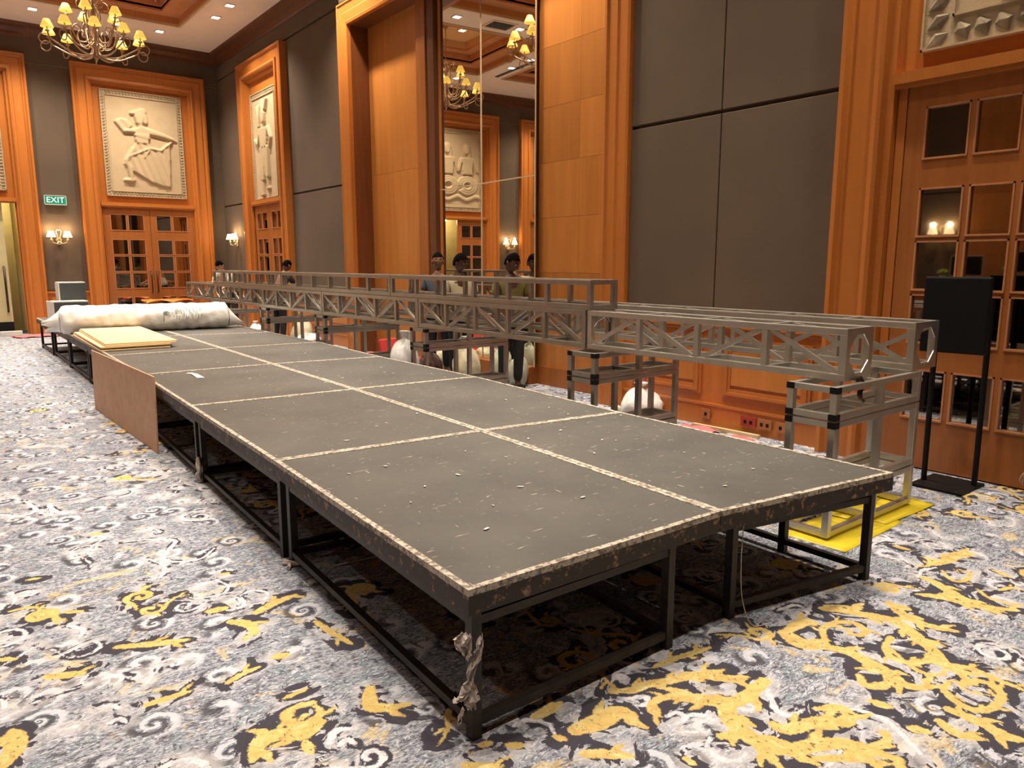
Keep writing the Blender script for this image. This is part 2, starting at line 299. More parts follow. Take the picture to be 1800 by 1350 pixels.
PALE=[(0.013,[(0.728,4.464),(0.852,4.423),(0.964,4.317),(0.915,4.205),(0.846,4.083),(0.898,3.975),(1.012,3.953),(1.104,4.056)]),(0.01,[(0.78,4.135),(0.828,3.965),(0.767,3.826),(0.685,3.861)]),(0.008,[(0.875,3.596),(0.974,3.619),(1.01,3.518),(0.96,3.447),(0.859,3.473),(0.791,3.552)]),(0.008,[(0.998,3.337),(1.007,3.253),(0.931,3.238)]),(0.016,[(0.223,5.452),(0.316,5.332),(0.409,5.425),(0.368,5.685)]),(0.011,[(0.471,5.401),(0.431,5.335),(0.473,5.232),(0.476,5.348)]),(0.016,[(0.581,5.491),(0.491,5.485),(0.52,5.266),(0.644,5.216)]),(0.012,[(0.336,3.542),(0.384,3.459),(0.359,3.392)]),(0.012,[(0.378,2.977),(0.413,2.985),(0.44,2.946),(0.406,2.905)]),(0.013,[(0.321,2.783),(0.369,2.775),(0.386,2.731)]),(0.011,[(0.336,2.655),(0.375,2.667),(0.391,2.626)]),(0.011,[(0.204,2.718),(0.272,2.705)]),(0.01,[(0.859,4.599),(0.912,4.599),(0.933,4.5),(0.884,4.518)]),(0.012,[(0.458,2.932),(0.496,2.885),(0.493,2.939)]),(0.008,[(5.007,1.629),(4.882,1.557),(4.892,1.494),(4.989,1.473),(5.104,1.524),(5.043,1.572)]),(0.009,[(4.544,1.768),(4.428,1.651),(4.513,1.584)]),(0.01,[(3.875,1.711),(3.919,1.633),(3.877,1.582)]),(0.01,[(3.946,1.487),(3.861,1.513),(3.745,1.487)]),(0.013,[(2.285,1.384),(2.202,1.3),(2.209,1.252),(2.281,1.238)]),(0.01,[(2.387,1.212),(2.417,1.131),(2.446,1.052),(2.407,0.963),(2.355,0.881),(2.317,0.819)]),(0.009,[(1.893,1.342),(1.843,1.319),(1.83,1.258),(1.87,1.216),(1.916,1.226)]),(0.011,[(1.919,1.48),(1.97,1.44),(1.981,1.377)]),(0.009,[(1.843,1.419),(1.883,1.388)]),(0.011,[(2.878,1.72),(2.997,1.698),(2.968,1.625),(2.922,1.616)]),(0.017,[(1.902,1.784),(1.934,1.785),(1.925,1.754),(1.894,1.754)]),(0.012,[(1.42,1.798),(1.482,1.79),(1.516,1.732),(1.5,1.677)]),(0.011,[(1.864,1.51),(1.914,1.502),(1.911,1.462),(1.855,1.466)]),(0.013,[(1.849,1.662),(1.9,1.633),(1.87,1.6),(1.828,1.623)]),(0.015,[(0.892,2.098),(0.932,2.142),(0.984,2.121)]),(0.012,[(0.907,2.068),(0.946,2.074),(0.951,2.033)]),(0.01,[(0.954,3.347),(1.0,3.367),(1.016,3.298),(0.977,3.256),(0.927,3.26)]),(0.01,[(1.031,3.381),(1.089,3.394),(1.132,3.321),(1.094,3.255)])]
# ================================================================ CARPET FLOOR
def axis(segs):
    out = []
    for a, b, st in segs:
        n = max(1, int(round((b-a)/st))); out += list(np.linspace(a, b, n, endpoint=False))
    return np.array(out+[segs[-1][1]])
gx = axis([(-4.3, -.6, .12), (-.6, 0, .02), (0, 3.4, .0095), (3.4, 6.3, .014)])
gy = axis([(-6, .5, .15), (.5, 2.9, .0095), (2.9, 6, .015), (6, 19.6, .045)])
nx, ny = len(gx), len(gy)
GX, GY = np.meshgrid(gx, gy)
gold = np.full((ny, nx), .5, np.float32); pale = np.full((ny, nx), .5, np.float32)
def stamp(A, P, w, taper=True):
    P = np.array(P); n = len(P)
    for i in range(n-1):
        a, b = P[i], P[i+1]
        t0, t1 = i/(n-1), (i+1)/(n-1)
        f = lambda t: w*(.35+.65*math.sin(math.pi*min(1, .12+t*.88))**.6) if taper else w
        wa, wb = f(t0), f(t1); R = .16
        x0, x1 = min(a[0], b[0])-R, max(a[0], b[0])+R; y0, y1 = min(a[1], b[1])-R, max(a[1], b[1])+R
        i0, i1 = np.searchsorted(gx, [x0, x1]); j0, j1 = np.searchsorted(gy, [y0, y1])
        if i1 <= i0 or j1 <= j0: continue
        X = GX[j0:j1, i0:i1]; Y = GY[j0:j1, i0:i1]; d = b-a; L = d@d+1e-9
        t = np.clip(((X-a[0])*d[0]+(Y-a[1])*d[1])/L, 0, 1)
        D = np.hypot(X-a[0]-t*d[0], Y-a[1]-t*d[1])-(wa+(wb-wa)*t)
        A[j0:j1, i0:i1] = np.minimum(A[j0:j1, i0:i1], D)
def lobes(A, C, w, side=1):
    acc = 0
    for i in range(2, len(C)-1):
        acc += np.linalg.norm(C[i]-C[i-1])
        if acc > .05+w*.8:
            acc = 0; d = C[i]-C[i-1]; d /= np.linalg.norm(d)+1e-9
            nrm = np.array([-d[1], d[0]])*side; side = -side
            L = w*.9+.020
            stamp(A, [C[i], C[i]+nrm*L*.8+d*L*.5, C[i]+nrm*L*1.35+d*L*1.3], w*.55)
for w, P in GOLD:
    w = w*1.28; C = catmull(P, 5); stamp(gold, C, w); lobes(gold, C, w)
for w, P in PALE: stamp(pale, catmull(P, 5), w)
def spiral(c, r, a0, turns, sgn, tail):
    out = []
    for i in range(int(14*turns)+1):
        t = i/14; out.append(np.array(c)+r*(.16+.84*t/turns)*np.array([math.cos(a0+sgn*t*6.283), math.sin(a0+sgn*t*6.283)]))
    d = out[-1]-out[-2]; d /= np.linalg.norm(d)
    nn = np.array([-d[1], d[0]])*-sgn
    out += [out[-1]+d*tail*s+nn*tail*.35*s*s for s in (.3, .6, 1.0)]
    return out
rs = random.Random(5)
def freegold(x, y):
    i = min(nx-1, np.searchsorted(gx, x)); j = min(ny-1, np.searchsorted(gy, y)); return min(gold[j, i], pale[j, i])
n_ = 0
for _ in range(2600):
    x = rs.uniform(-.5, 6.1); y = rs.uniform(.5, 9.5)
    r = rs.uniform(.05, .12)
    if freegold(x, y) < r*1.05: continue
    # the gold runs in patches: strong near the front corner of the stage, thin to the left and far
    pg = .55 if (y < 2.0 and x > 1.2) else (.22 if (x > 3 and y < 2.5) else (.28 if (1.3 < x < 5 and y < 9) else .05))
    A = gold if rs.random() < pg else pale
    if A is pale and rs.random() < .45: continue
    P = spiral((x, y), r, rs.uniform(0, 6.28), rs.uniform(1.0, 1.7), rs.choice((-1, 1)), rs.uniform(.08, .25))
    w = rs.uniform(.009, .016)*(1.5 if A is gold else .85)
    stamp(A, P, w)
    if A is gold: lobes(A, P, w)
    n_ += 1
    if n_ > 330: break
me = bpy.data.meshes.new('floor')
V = np.stack([GX.ravel(), GY.ravel(), np.zeros(nx*ny)], 1).astype(np.float32)
me.vertices.add(nx*ny); me.vertices.foreach_set('co', V.ravel())
I = (np.arange(ny-1)[:, None]*nx+np.arange(nx-1)[None]).ravel()
Fq = np.stack([I, I+1, I+nx+1, I+nx], 1).astype(np.int32)
me.loops.add(Fq.size); me.loops.foreach_set('vertex_index', Fq.ravel())
me.polygons.add(len(Fq)); me.polygons.foreach_set('loop_start', np.arange(0, Fq.size, 4, dtype=np.int32))
me.update(calc_edges=True)
for nm, A in (('gold', gold), ('pale', pale)):
    at = me.attributes.new(nm, 'FLOAT', 'POINT'); at.data.foreach_set('value', A.ravel().astype(np.float32))
floor = bpy.data.objects.new('floor', me); COL.objects.link(floor); floor['kind'] = 'structure'
def carpet():
    m, t, b = nt('scroll_carpet'); L = t.links.new; N = t.nodes.new
    g = N('ShaderNodeNewGeometry')
    def attr(n): a = N('ShaderNodeAttribute'); a.attribute_name = n; return a.outputs['Fac']
    def noise(sc, det=4, rough=.6, dist=0, vec=None, stretch=None):
        n = N('ShaderNodeTexNoise'); n.inputs['Scale'].default_value = sc; n.inputs['Detail'].default_value = det; n.inputs['Roughness'].default_value = rough; n.inputs['Distortion'].default_value = dist
        src = vec or g.outputs['Position']
        if stretch:
            mp = N('ShaderNodeMapping'); mp.inputs['Scale'].default_value = stretch; mp.inputs['Rotation'].default_value = (0, 0, .55); L(src, mp.inputs['Vector']); src = mp.outputs['Vector']
        L(src, n.inputs['Vector']); return n.outputs['Fac']
    def mth(op, a, b_=None, c=None):
        x = N('ShaderNodeMath'); x.operation = op
        for i, q in enumerate((a, b_, c)):
            if q is None: continue
            if isinstance(q, (int, float)): x.inputs[i].default_value = q
            else: L(q, x.inputs[i])
        return x.outputs[0]
    def step(v, lo, hi):
        q = N('ShaderNodeMapRange'); q.interpolation_type = 'SMOOTHSTEP'; q.inputs['From Min'].default_value = lo; q.inputs['From Max'].default_value = hi; L(v, q.inputs['Value']); return q.outputs[0]
    def mix(f, a, c):
        x = N('ShaderNodeMix'); x.data_type = 'RGBA'; L(f, x.inputs['Factor'])
        for q, nm in ((a, 'A'), (c, 'B')):
            if isinstance(q, tuple): x.inputs[nm].default_value = (*q, 1)
            else: L(q, x.inputs[nm])
        return x.outputs['Result']
    def ramp(v, els):
        r = N('ShaderNodeValToRGB'); L(v, r.inputs['Fac'])
        while len(r.color_ramp.elements) < len(els): r.color_ramp.elements.new(.5)
        for e, (p, c) in zip(r.color_ramp.elements, els): e.position = p; e.color = (*c, 1)
        return r.outputs['Color']
    # mottled blue grey ground
    na = noise(2.3, 5, .6, 1.5); nb = noise(13, 7, .70, 3.2, stretch=(1.0, 1.7, 1)); nc = noise(27, 6, .72, 2.2, stretch=(.8, 1.9, 1)); nd = noise(9, 5, .6, 4.5)
    ground = ramp(nb, [(.32, (.10, .10, .115)), (.42, (.20, .21, .25)), (.52, (.31, .325, .37)), (.60, (.46, .46, .52)), (.70, (.62, .61, .66))])
    cool = ramp(na, [(.36, (.215, .21, .26)), (.50, (.21, .265, .30)), (.62, (.36, .36, .41))])
    ground = mix(mth('MULTIPLY', step(noise(5.5, 4, .6, 1), .42, .58), .75), ground, cool)
    ground = mix(mth('MULTIPLY', step(nc, .53, .60), .85), ground, (.62, .62, .68))
    ground = mix(mth('MULTIPLY', step(nc, .49, .41), .92), ground, (.085, .075, .09))
    ground = mix(mth('MULTIPLY', step(nd, .40, .33), .8), ground, (.045, .04, .05))
    # soft ochre blooms
    ground = mix(mth('MULTIPLY', step(noise(3.6, 6, .66, 1.6), .57, .63), .75), ground, ramp(nc, [(.4, (.50, .36, .17)), (.6, (.68, .58, .36))]))
    # procedural curls for the parts without drawn scrolls
    vo = N('ShaderNodeTexVoronoi'); vo.inputs['Scale'].default_value = 5.5; L(g.outputs['Position'], vo.inputs['Vector'])
    sub = N('ShaderNodeVectorMath'); sub.operation = 'SUBTRACT'
    L(g.outputs['Position'], sub.inputs[0]); L(vo.outputs['Position'], sub.inputs[1])
    sp = N('ShaderNodeSeparateXYZ'); L(sub.outputs[0], sp.inputs[0])
    an = mth('ARCTAN2', sp.outputs['Y'], sp.outputs['X']); ds = vo.outputs['Distance']
    swirl = mth('SINE', mth('ADD', an, mth('MULTIPLY', mth('LOGARITHM', mth('ADD', ds, .02), 2.718), 5.2)))
    sepc = N('ShaderNodeSeparateColor'); L(vo.outputs['Color'], sepc.inputs[0])
    ring = mth('MULTIPLY', mth('GREATER_THAN', sepc.outputs[0], .40), step(ds, .55, .40))
    sw = mth('ADD', swirl, mth('MULTIPLY', mth('SUBTRACT', noise(28, 4, .6, 1), .5), 2.6))
    ground = mix(mth('MULTIPLY', ring, mth('MULTIPLY', step(sw, -.35, -.7), .85)), ground, (.06, .055, .065))
    ground = mix(mth('MULTIPLY', ring, mth('MULTIPLY', step(sw, .35, .65), .8)), ground, (.62, .62, .68))
    # drawn scrolls
    wob = mth('MULTIPLY', mth('SUBTRACT', noise(34, 4, .75, .8), .5), .034); fine = mth('MULTIPLY', mth('SUBTRACT', noise(230, 2), .5), .008)
    gd = mth('ADD', mth('ADD', attr('gold'), wob), fine); pd = mth('ADD', mth('ADD', attr('pale'), wob), fine)
    lo = noise(6.5, 4, .6, 1.2)
    dark_g = step(mth('SUBTRACT', gd, mth('MULTIPLY_ADD', step(lo, .42, .58), .050, -.004)), .004, -.003)
    dark_p = step(mth('SUBTRACT', pd, mth('MULTIPLY_ADD', step(lo, .46, .62), .026, -.004)), .004, -.003)
    dark = mth('MAXIMUM', dark_g, dark_p); near = mth('MINIMUM', gd, pd)
    weave = noise(420, 1, .5)
    ck = N('ShaderNodeTexChecker'); ck.inputs['Scale'].default_value = 330; L(g.outputs['Position'], ck.inputs['Vector'])
    darkc = mix(mth('MULTIPLY', ck.outputs['Fac'], .7), (.022, .018, .028), (.13, .12, .14))
    fuzz = mth('MULTIPLY', step(near, .060, .005), step(lo, .62, .46))
    col = mix(mth('MULTIPLY', fuzz, .6), ground, (.60, .57, .58))
    col = mix(dark, col, darkc)
    palec = ramp(noise(26, 5, .65, 1), [(.35, (.40, .39, .44)), (.52, (.70, .67, .69))])
    col = mix(step(pd, .003, -.003), col, palec)
    goldc = ramp(noise(12, 7, .68, 2.2), [(.30, (.54, .32, .12)), (.44, (.60, .42, .145)), (.56, (.65, .49, .18)), (.68, (.70, .60, .33))])
    col = mix(step(gd, .003, -.003), col, goldc)
    inner = mth('MULTIPLY', step(gd, -.008, -.014), step(noise(24, 4, .65, 3), .60, .63))
    col = mix(mth('MULTIPLY', inner, .85), col, (.10, .075, .06))
    # pile speckle
    hs = N('ShaderNodeHueSaturation'); L(col, hs.inputs['Color']); L(mth('MULTIPLY_ADD', weave, .9, .55), hs.inputs['Value'])
    L(hs.outputs['Color'], b.inputs['Base Color']); b.inputs['Roughness'].default_value = .95; b.inputs['Specular IOR Level'].default_value = .1
    bp = N('ShaderNodeBump'); bp.inputs['Strength'].default_value = .5; bp.inputs['Distance'].default_value = .004; L(weave, bp.inputs['Height']); L(bp.outputs['Normal'], b.inputs['Normal'])
    return m
me.materials.append(carpet())

# ================================================================ CEILING
ZC = 6.5
XS = [(-3.5, .25), (1.04, 4.78)]
YS = [(-3.5, -.1), (.9, 4.3), (5.3, 8.7), (9.7, 13.1), (14.1, 17.5)]
ceil_root = empty('ceiling', kind='structure')
b = MB()
xe = [-4.3]+[v for p in XS for v in p]+[6.3]; ye = [-6]+[v for p in YS for v in p]+[19.6]
for i in range(0, len(xe)-1, 2): b.box(xe[i], xe[i+1], -6, 19.6, ZC, ZC+.05)
for (xa, xb) in XS:
    for j in range(0, len(ye)-1, 2): b.box(xa, xb, ye[j], ye[j+1], ZC, ZC+.05)
b.build('ceiling_slab', 'ceiling', ceil_root)
for (xa, xb) in XS:
    for (ya, yb) in YS:
        def ringbox(mb, o, w, z0, z1):
            mb.box(xa+o, xa+o+w, ya+o, yb-o, z0, z1); mb.box(xb-o-w, xb-o, ya+o, yb-o, z0, z1)
            mb.box(xa+o+w, xb-o-w, ya+o, ya+o+w, z0, z1); mb.box(xa+o+w, xb-o-w, yb-o-w, yb-o, z0, z1)
        q = MB(); ringbox(q, -.03, .05, ZC-.025, ZC+.02); q.build('coffer_bead', 'trim_light', ceil_root)
        q = MB(); ringbox(q, 0, .03, ZC+.02, ZC+.16); ringbox(q, .03, .42, ZC+.14, ZC+.18); ringbox(q, .42, .03, ZC+.10, ZC+.18)
        ringbox(q, .45, .03, ZC+.18, ZC+.34); ringbox(q, .45, .30, ZC+.32, ZC+.36); q.build('coffer_moulding', 'coffer', ceil_root)
        q = MB(); ringbox(q, .74, .02, ZC+.36, ZC+.55); q.box(xa+.74, xb-.74, ya+.74, yb-.74, ZC+.52, ZC+.56); q.build('coffer_top', 'coffer_top', ceil_root)
b = MB(); b.box(-.07, .07, -.07, .07, -.012, .002)
b2 = MB(); b2.box(-.095, .095, -.095, -.07, -.016, .002); b2.box(-.095, .095, .07, .095, -.016, .002); b2.box(-.095, -.07, -.07, .07, -.016, .002); b2.box(.07, .095, -.07, .07, -.016, .002)
dl = empty('ceiling_downlight'); b.build('diffuser', 'lamp', dl); b2.build('frame', 'ceiling', dl)
for i, (x, y) in enumerate(DOWN+COFFER_LAMPS):
    zz = ZC if i < len(DOWN) else ZC+.52
    o = dl if i == 0 else copy_tree(dl)
    o.location = (x, y, zz)
    own = {(5.2, 16.4): 'square ceiling downlight nearest the far right corner of the ceiling', (5.2, 15.5): 'square ceiling downlight at the top picture edge, right of the coffer', (4.53, 18.1): 'square ceiling downlight right of the chandelier, by the coffer corner', (3.72, 18.1): 'square ceiling downlight just behind the right side of the chandelier'}.get((x, y))
    if own: tag(o, own, 'light')
    else: tag(o, 'small square lit downlight recessed in the white ceiling band, outside the picture or hidden', 'light', 'unseen ceiling downlights')
    l = bpy.data.objects.new('downlight_lamp', lampw if (y > 15 or (x > 5 and y > 5)) and i < len(DOWN) else lampd); COL.objects.link(l); l.location = (x, y, zz-.10)
vent = empty('ceiling_vent', (2.7, 13.6, ZC)); q = MB()
for k in range(7): q.box(-.25, .25, -.2+k*.06, -.17+k*.06, -.02, .0)
q.build('vent_slats', 'grey_face', vent, kind='stuff'); q = MB(); q.box(-.3, .3, -.25, -.22, -.025, 0); q.box(-.3, .3, .22, .25, -.025, 0); q.box(-.3, -.27, -.22, .22, -.025, 0); q.box(.27, .3, -.22, .22, -.025, 0)
q.build('vent_frame', 'ceiling', vent); tag(vent, 'dark slatted air vent in the ceiling seen in the mirror', 'vent')
sd = MB(); sd.box(.45, .55, 9.7, 17.4, ZC-.016, ZC-.001); o = sd.build('air_slot_diffuser', 'grey_face'); tag(o, 'long dark slot air diffuser along the ceiling beam', 'vent')

# ================================================================ PORTALS (frame + relief + door), local: x along wall, front is -y
def sweep(mb, W_, H, prof):
    n = len(prof); v = []
    for d, w in prof: v += [(-W_/2+d, -w, 0), (-W_/2+d, -w, H-d), (W_/2-d, -w, H-d), (W_/2-d, -w, 0)]
    f = []
    for i in range(n-1):
        for j in range(3): a = i*4+j; f.append((a, a+4, a+5, a+1))
    return mb.add(v, f)
BORDER = [(0, 0), (0, .16), (.04, .17), (.06, .13), (.085, .12), (.115, .145), (.26, .13), (.27, .16), (.31, .175), (.335, .16), (.345, .09), (.39, .08), (.395, .05), (.41, .0)]
def relief_field(kind, w, h, nx_=110, ny_=150):
    x = np.linspace(-w/2, w/2, nx_); y = np.linspace(0, h, ny_); X, Y = np.meshgrid(x, y)
    A = np.zeros_like(X)
    def cap(p, q, r0, r1, ht):
        nonlocal A
        p = np.array(p); q = np.array(q); d = q-p; L = d@d+1e-9
        t = np.clip(((X-p[0])*d[0]+(Y-p[1])*d[1])/L, 0, 1); D = np.hypot(X-p[0]-t*d[0], Y-p[1]-t*d[1])/(r0+(r1-r0)*t)
        A = np.maximum(A, ht*np.sqrt(np.clip(1-D**4, 0, 1)))
    def poly(P, ht, fold=0, fdir=0):
        nonlocal A
        c = np.zeros(X.shape, bool); n = len(P)
        for i in range(n):
            x0, y0 = P[i]; x1, y1 = P[(i+1) % n]
            cnd = ((y0 > Y) != (y1 > Y)) & (X < (x1-x0)*(Y-y0)/(y1-y0+1e-12)+x0); c ^= cnd
        H_ = ht*np.ones_like(X)+fold*np.sin((X*math.cos(fdir)+Y*math.sin(fdir))*42)
        A = np.where(c, np.maximum(A, H_), A)
    s = w/1.45; u = lambda a, b_: (a*s, b_*h/2.2)   # figure drawn in a 1.45 x 2.2 field
    if kind == 'dancer':
        cap(u(-.055, 1.70), u(-.06, 1.60), .105*s, .075*s, .06); cap(u(-.20, 1.76), u(.0, 1.80), .028*s, .08*s, .05); cap(u(.03, 1.72), u(.05, 1.60), .06*s, .05*s, .045)
        cap(u(-.05, 1.52), u(-.04, 1.44), .05*s, .06*s, .05)
        poly([u(-.15, 1.46), u(.02, 1.50), u(.11, 1.42), u(.09, 1.27), u(.075, 1.14), u(-.15, 1.14), u(-.16, 1.28)], .055)
        poly([u(-.17, 1.29), u(.10, 1.24), u(.10, 1.33), u(-.17, 1.34)], .062)
        cap(u(.07, 1.41), u(.36, 1.34), .065*s, .045*s, .055); cap(u(.36, 1.34), u(.53, 1.28), .042*s, .030*s, .05); cap(u(.53, 1.28), u(.60, 1.24), .022*s, .012*s, .04)
        cap(u(-.14, 1.40), u(-.33, 1.38), .045*s, .035*s, .055)
        poly([u(-.51, 1.56), u(-.41, 1.63), u(-.28, 1.62), u(-.19, 1.50), u(-.34, 1.33), u(-.38, 1.37)], .034, .005, .6)
        poly([u(-.155, 1.15), u(.07, 1.16), u(.14, 1.03), u(.30, 1.03), u(.475, 1.20), u(.435, .235), u(.32, .245), u(.07, .33), u(-.22, .535), u(-.36, .64), u(-.39, .695), u(-.32, .85), u(-.21, 1.03)], .042, .009, .35)
        cap(u(-.20, 1.0), u(-.34, .76), .05*s, .04*s, .052); cap(u(-.30, .84), u(.10, 1.06), .022*s, .03*s, .060); cap(u(.10, 1.05), u(.30, 1.02), .03*s, .022*s, .062); cap(u(.30, 1.03), u(.50, 1.22), .022*s, .018*s, .060)
        cap(u(.10, 1.04), u(-.02, .84), .03*s, .012*s, .058)
        cap(u(-.29, .62), u(-.27, .40), .055*s, .038*s, .05); cap(u(-.395, .345), u(-.25, .35), .024*s, .045*s, .05)
    elif kind == 'guardian':
        cap(u(.02, 1.74), u(.02, 1.62), .11*s, .09*s, .06); cap(u(-.02, 1.85), u(-.04, 2.02), .06*s, .02*s, .05); cap(u(.12, 1.84), u(.24, 2.0), .06*s, .03*s, .05)
        cap(u(-.32, 1.90), u(-.26, 1.55), .05*s, .07*s, .045); cap(u(-.14, 1.92), u(-.24, 1.6), .04*s, .06*s, .045)
        poly([u(-.22, 1.48), u(.26, 1.48), u(.20, 1.1), u(-.16, 1.1)], .055); cap(u(.25, 1.44), u(.38, 1.25), .05*s, .04*s, .05); cap(u(.38, 1.25), u(.30, 1.08), .04*s, .04*s, .05)
        cap(u(-.22, 1.40), u(-.34, 1.18), .05*s, .04*s, .05); cap(u(-.34, 1.18), u(-.52, 1.30), .04*s, .03*s, .05)
        poly([u(-.22, 1.12), u(.24, 1.12), u(.24, .5), u(.04, .5), u(.0, .95), u(-.04, .45), u(-.24, .45)], .05, .008, 0)
        cap(u(-.14, .5), u(-.12, .22), .07*s, .05*s, .05); cap(u(.14, .55), u(.16, .32), .07*s, .05*s, .05); cap(u(-.26, .17), u(-.1, .18), .03*s, .04*s, .05); cap(u(.06, .28), u(.2, .28), .03*s, .04*s, .05)
    elif kind == 'women':
        for cx in (-.28, .26):
            cap(u(cx, 1.72), u(cx, 1.62), .10*s, .08*s, .06); cap(u(cx-.06, 1.6), u(cx-.10, 1.3), .07*s, .04*s, .04)
            poly([u(cx-.17, 1.45), u(cx+.15, 1.45), u(cx+.12, 1.0), u(cx-.14, 1.0)], .055)
            cap(u(cx-.18, 1.4), u(cx-.28, 1.1), .045*s, .035*s, .05); cap(u(cx+.16, 1.4), u(cx+.24, 1.1), .045*s, .035*s, .05)
            for k, rr in enumerate((.26, .19, .12)):
                for a in range(14):
                    t0, t1 = a*.4, (a+1)*.4
                    cap(u(cx+rr*math.cos(t0), .70+rr*math.sin(t0)*.9), u(cx+rr*math.cos(t1), .70+rr*math.sin(t1)*.9), .035*s, .035*s, .045+.008*k)
        for k in range(16):
            t = -.66+k*.085; cap(u(t, .36+.05*math.sin(k)), u(t+.085, .36+.05*math.sin(k+1)), .05*s, .05*s, .04)
    bp = .11*max(1, w/1.35)**1.15 if w > 2 else .11
    inb = (np.abs(X) > w/2-bp) | (Y < bp) | (Y > h-bp)
    return x, y, A, inb, bp
def relief_panel(kind, w, h, parent_m, label):
    x, y, A, inb, bp = relief_field(kind, w, h)
    for _ in range(1): A[1:-1, 1:-1] = (A[1:-1, 1:-1]*4+A[:-2, 1:-1]+A[2:, 1:-1]+A[1:-1, :-2]+A[1:-1, 2:])/8
    A = np.where(inb, 0, A*1.15)
    n, m_ = len(x), len(y)
    v = [(x[i], -A[j, i], y[j]) for j in range(m_) for i in range(n)]
    f = [(j*n+i, j*n+i+1, (j+1)*n+i+1, (j+1)*n+i) for j in range(m_-1) for i in range(n-1)]
    root = empty('relief_panel'); root.matrix_world = parent_m
    q = MB(); q.add(v, f, True); q.build('carved_figure', 'stone', root)
    q = MB(); q.box(-w/2, w/2, .002, .04, 0, h); q.build('backing_slab', 'stone', root)
    q = MB(); L = bp/.11   # border of leaning carved leaves, each a low wedge
    def leaf(cx, cz, ang):
        T = Matrix.Translation((cx, -.004, cz)) @ Matrix.Rotation(ang, 4, 'Y') @ Matrix.Scale(L, 4)
        q.add([T @ Vector(p) for p in ((-.046, 0, -.008), (.0, 0, -.030), (.046, 0, .004), (0, 0, .030), (-.004, -.009, -.012), (.006, -.012, .014))], [(0, 1, 4), (1, 2, 4), (2, 5, 4), (2, 3, 5), (3, 0, 5), (0, 4, 5)])
    stp = .066*L; nz = int(h/stp)
    for k in range(nz):
        z = (k+.5)*h/nz
        for sx in (-1, 1): leaf(sx*(w/2-bp/2), z, .35*sx)
    nn = int((w-2*bp)/stp)
    for k in range(nn):
        xx = -w/2+bp+(k+.5)*(w-2*bp)/nn
        for z in (bp/2, h-bp/2): leaf(xx, z, 1.25)
    q.build('leaf_border', 'stone_dark', root)
    q = MB()
    for d in (0, bp-.005):
        q.box(-w/2+d, w/2-d, -.02, 0, d, d+.014); q.box(-w/2+d, w/2-d, -.02, 0, h-d-.014, h-d)
        q.box(-w/2+d, -w/2+d+.014, -.02, 0, d, h-d); q.box(w/2-d-.014, w/2-d, -.02, 0, d, h-d)
    q.build('border_fillet', 'stone', root)
    tag(root, label, 'relief'); return root
ROWS = [(.38, .76), (.95, 1.32), (1.345, 1.71), (1.735, 2.09), (2.29, 2.66)]
def door_leaf(root, x0, x1, hd, cols, open_m=None, mat='door_wood', handle_side=1):
    T = open_m or Matrix.Identity(4)
    st = .13; px0, px1 = x0+st, x1-st; cw = (px1-px0)/cols; mw = .035
    q = MB(); y0, y1 = -.03, .02
    q.box(x0, px0, y0, y1, .01, hd, T); q.box(px1, x1, y0, y1, .01, hd, T)
    zs = [.01]+[v for r in ROWS for v in r]+[hd]
    for i in range(0, len(zs), 2): q.box(px0, px1, y0, y1, zs[i], zs[i+1], T)
    for (a, c) in ROWS:
        for k in range(1, cols): q.box(px0+k*cw-mw/2, px0+k*cw+mw/2, y0, y1, a, c, T)
    lf = q.build('door_leaf', mat, root)
    for (a, c) in ROWS:
        for k in range(cols):
            xa = px0+k*cw+(mw/2 if k else 0); xb = px0+(k+1)*cw-(mw/2 if k < cols-1 else 0)
            p = MB(); p.box(xa, xb, -.008, .004, a, c, T); p.build('pane', 'pane', lf)
            p = MB()
            p.box(xa, xb, -.036, -.012, c-.012, c, T); p.box(xa, xb, -.04, -.012, a, a+.014, T); p.box(xa, xa+.012, -.036, -.012, a, c, T); p.box(xb-.012, xb, -.036, -.012, a, c, T)
            p.build('glazing_bead', 'trim_wood', lf)
    hx = x1-.06 if handle_side > 0 else x0+.06
    p = MB(); p.tube([T @ Vector(v) for v in ((hx, -.03, .85), (hx, -.09, .85), (hx, -.09, 1.35), (hx, -.03, 1.35))], .013, 8); p.build('pull_handle', 'bronze', lf)
    return lf
M['trim_wood'] = wood('bead_wood', (.42, .17, .07), (.52, .23, .10), .35, rnd=.04)
ndoor = [0]
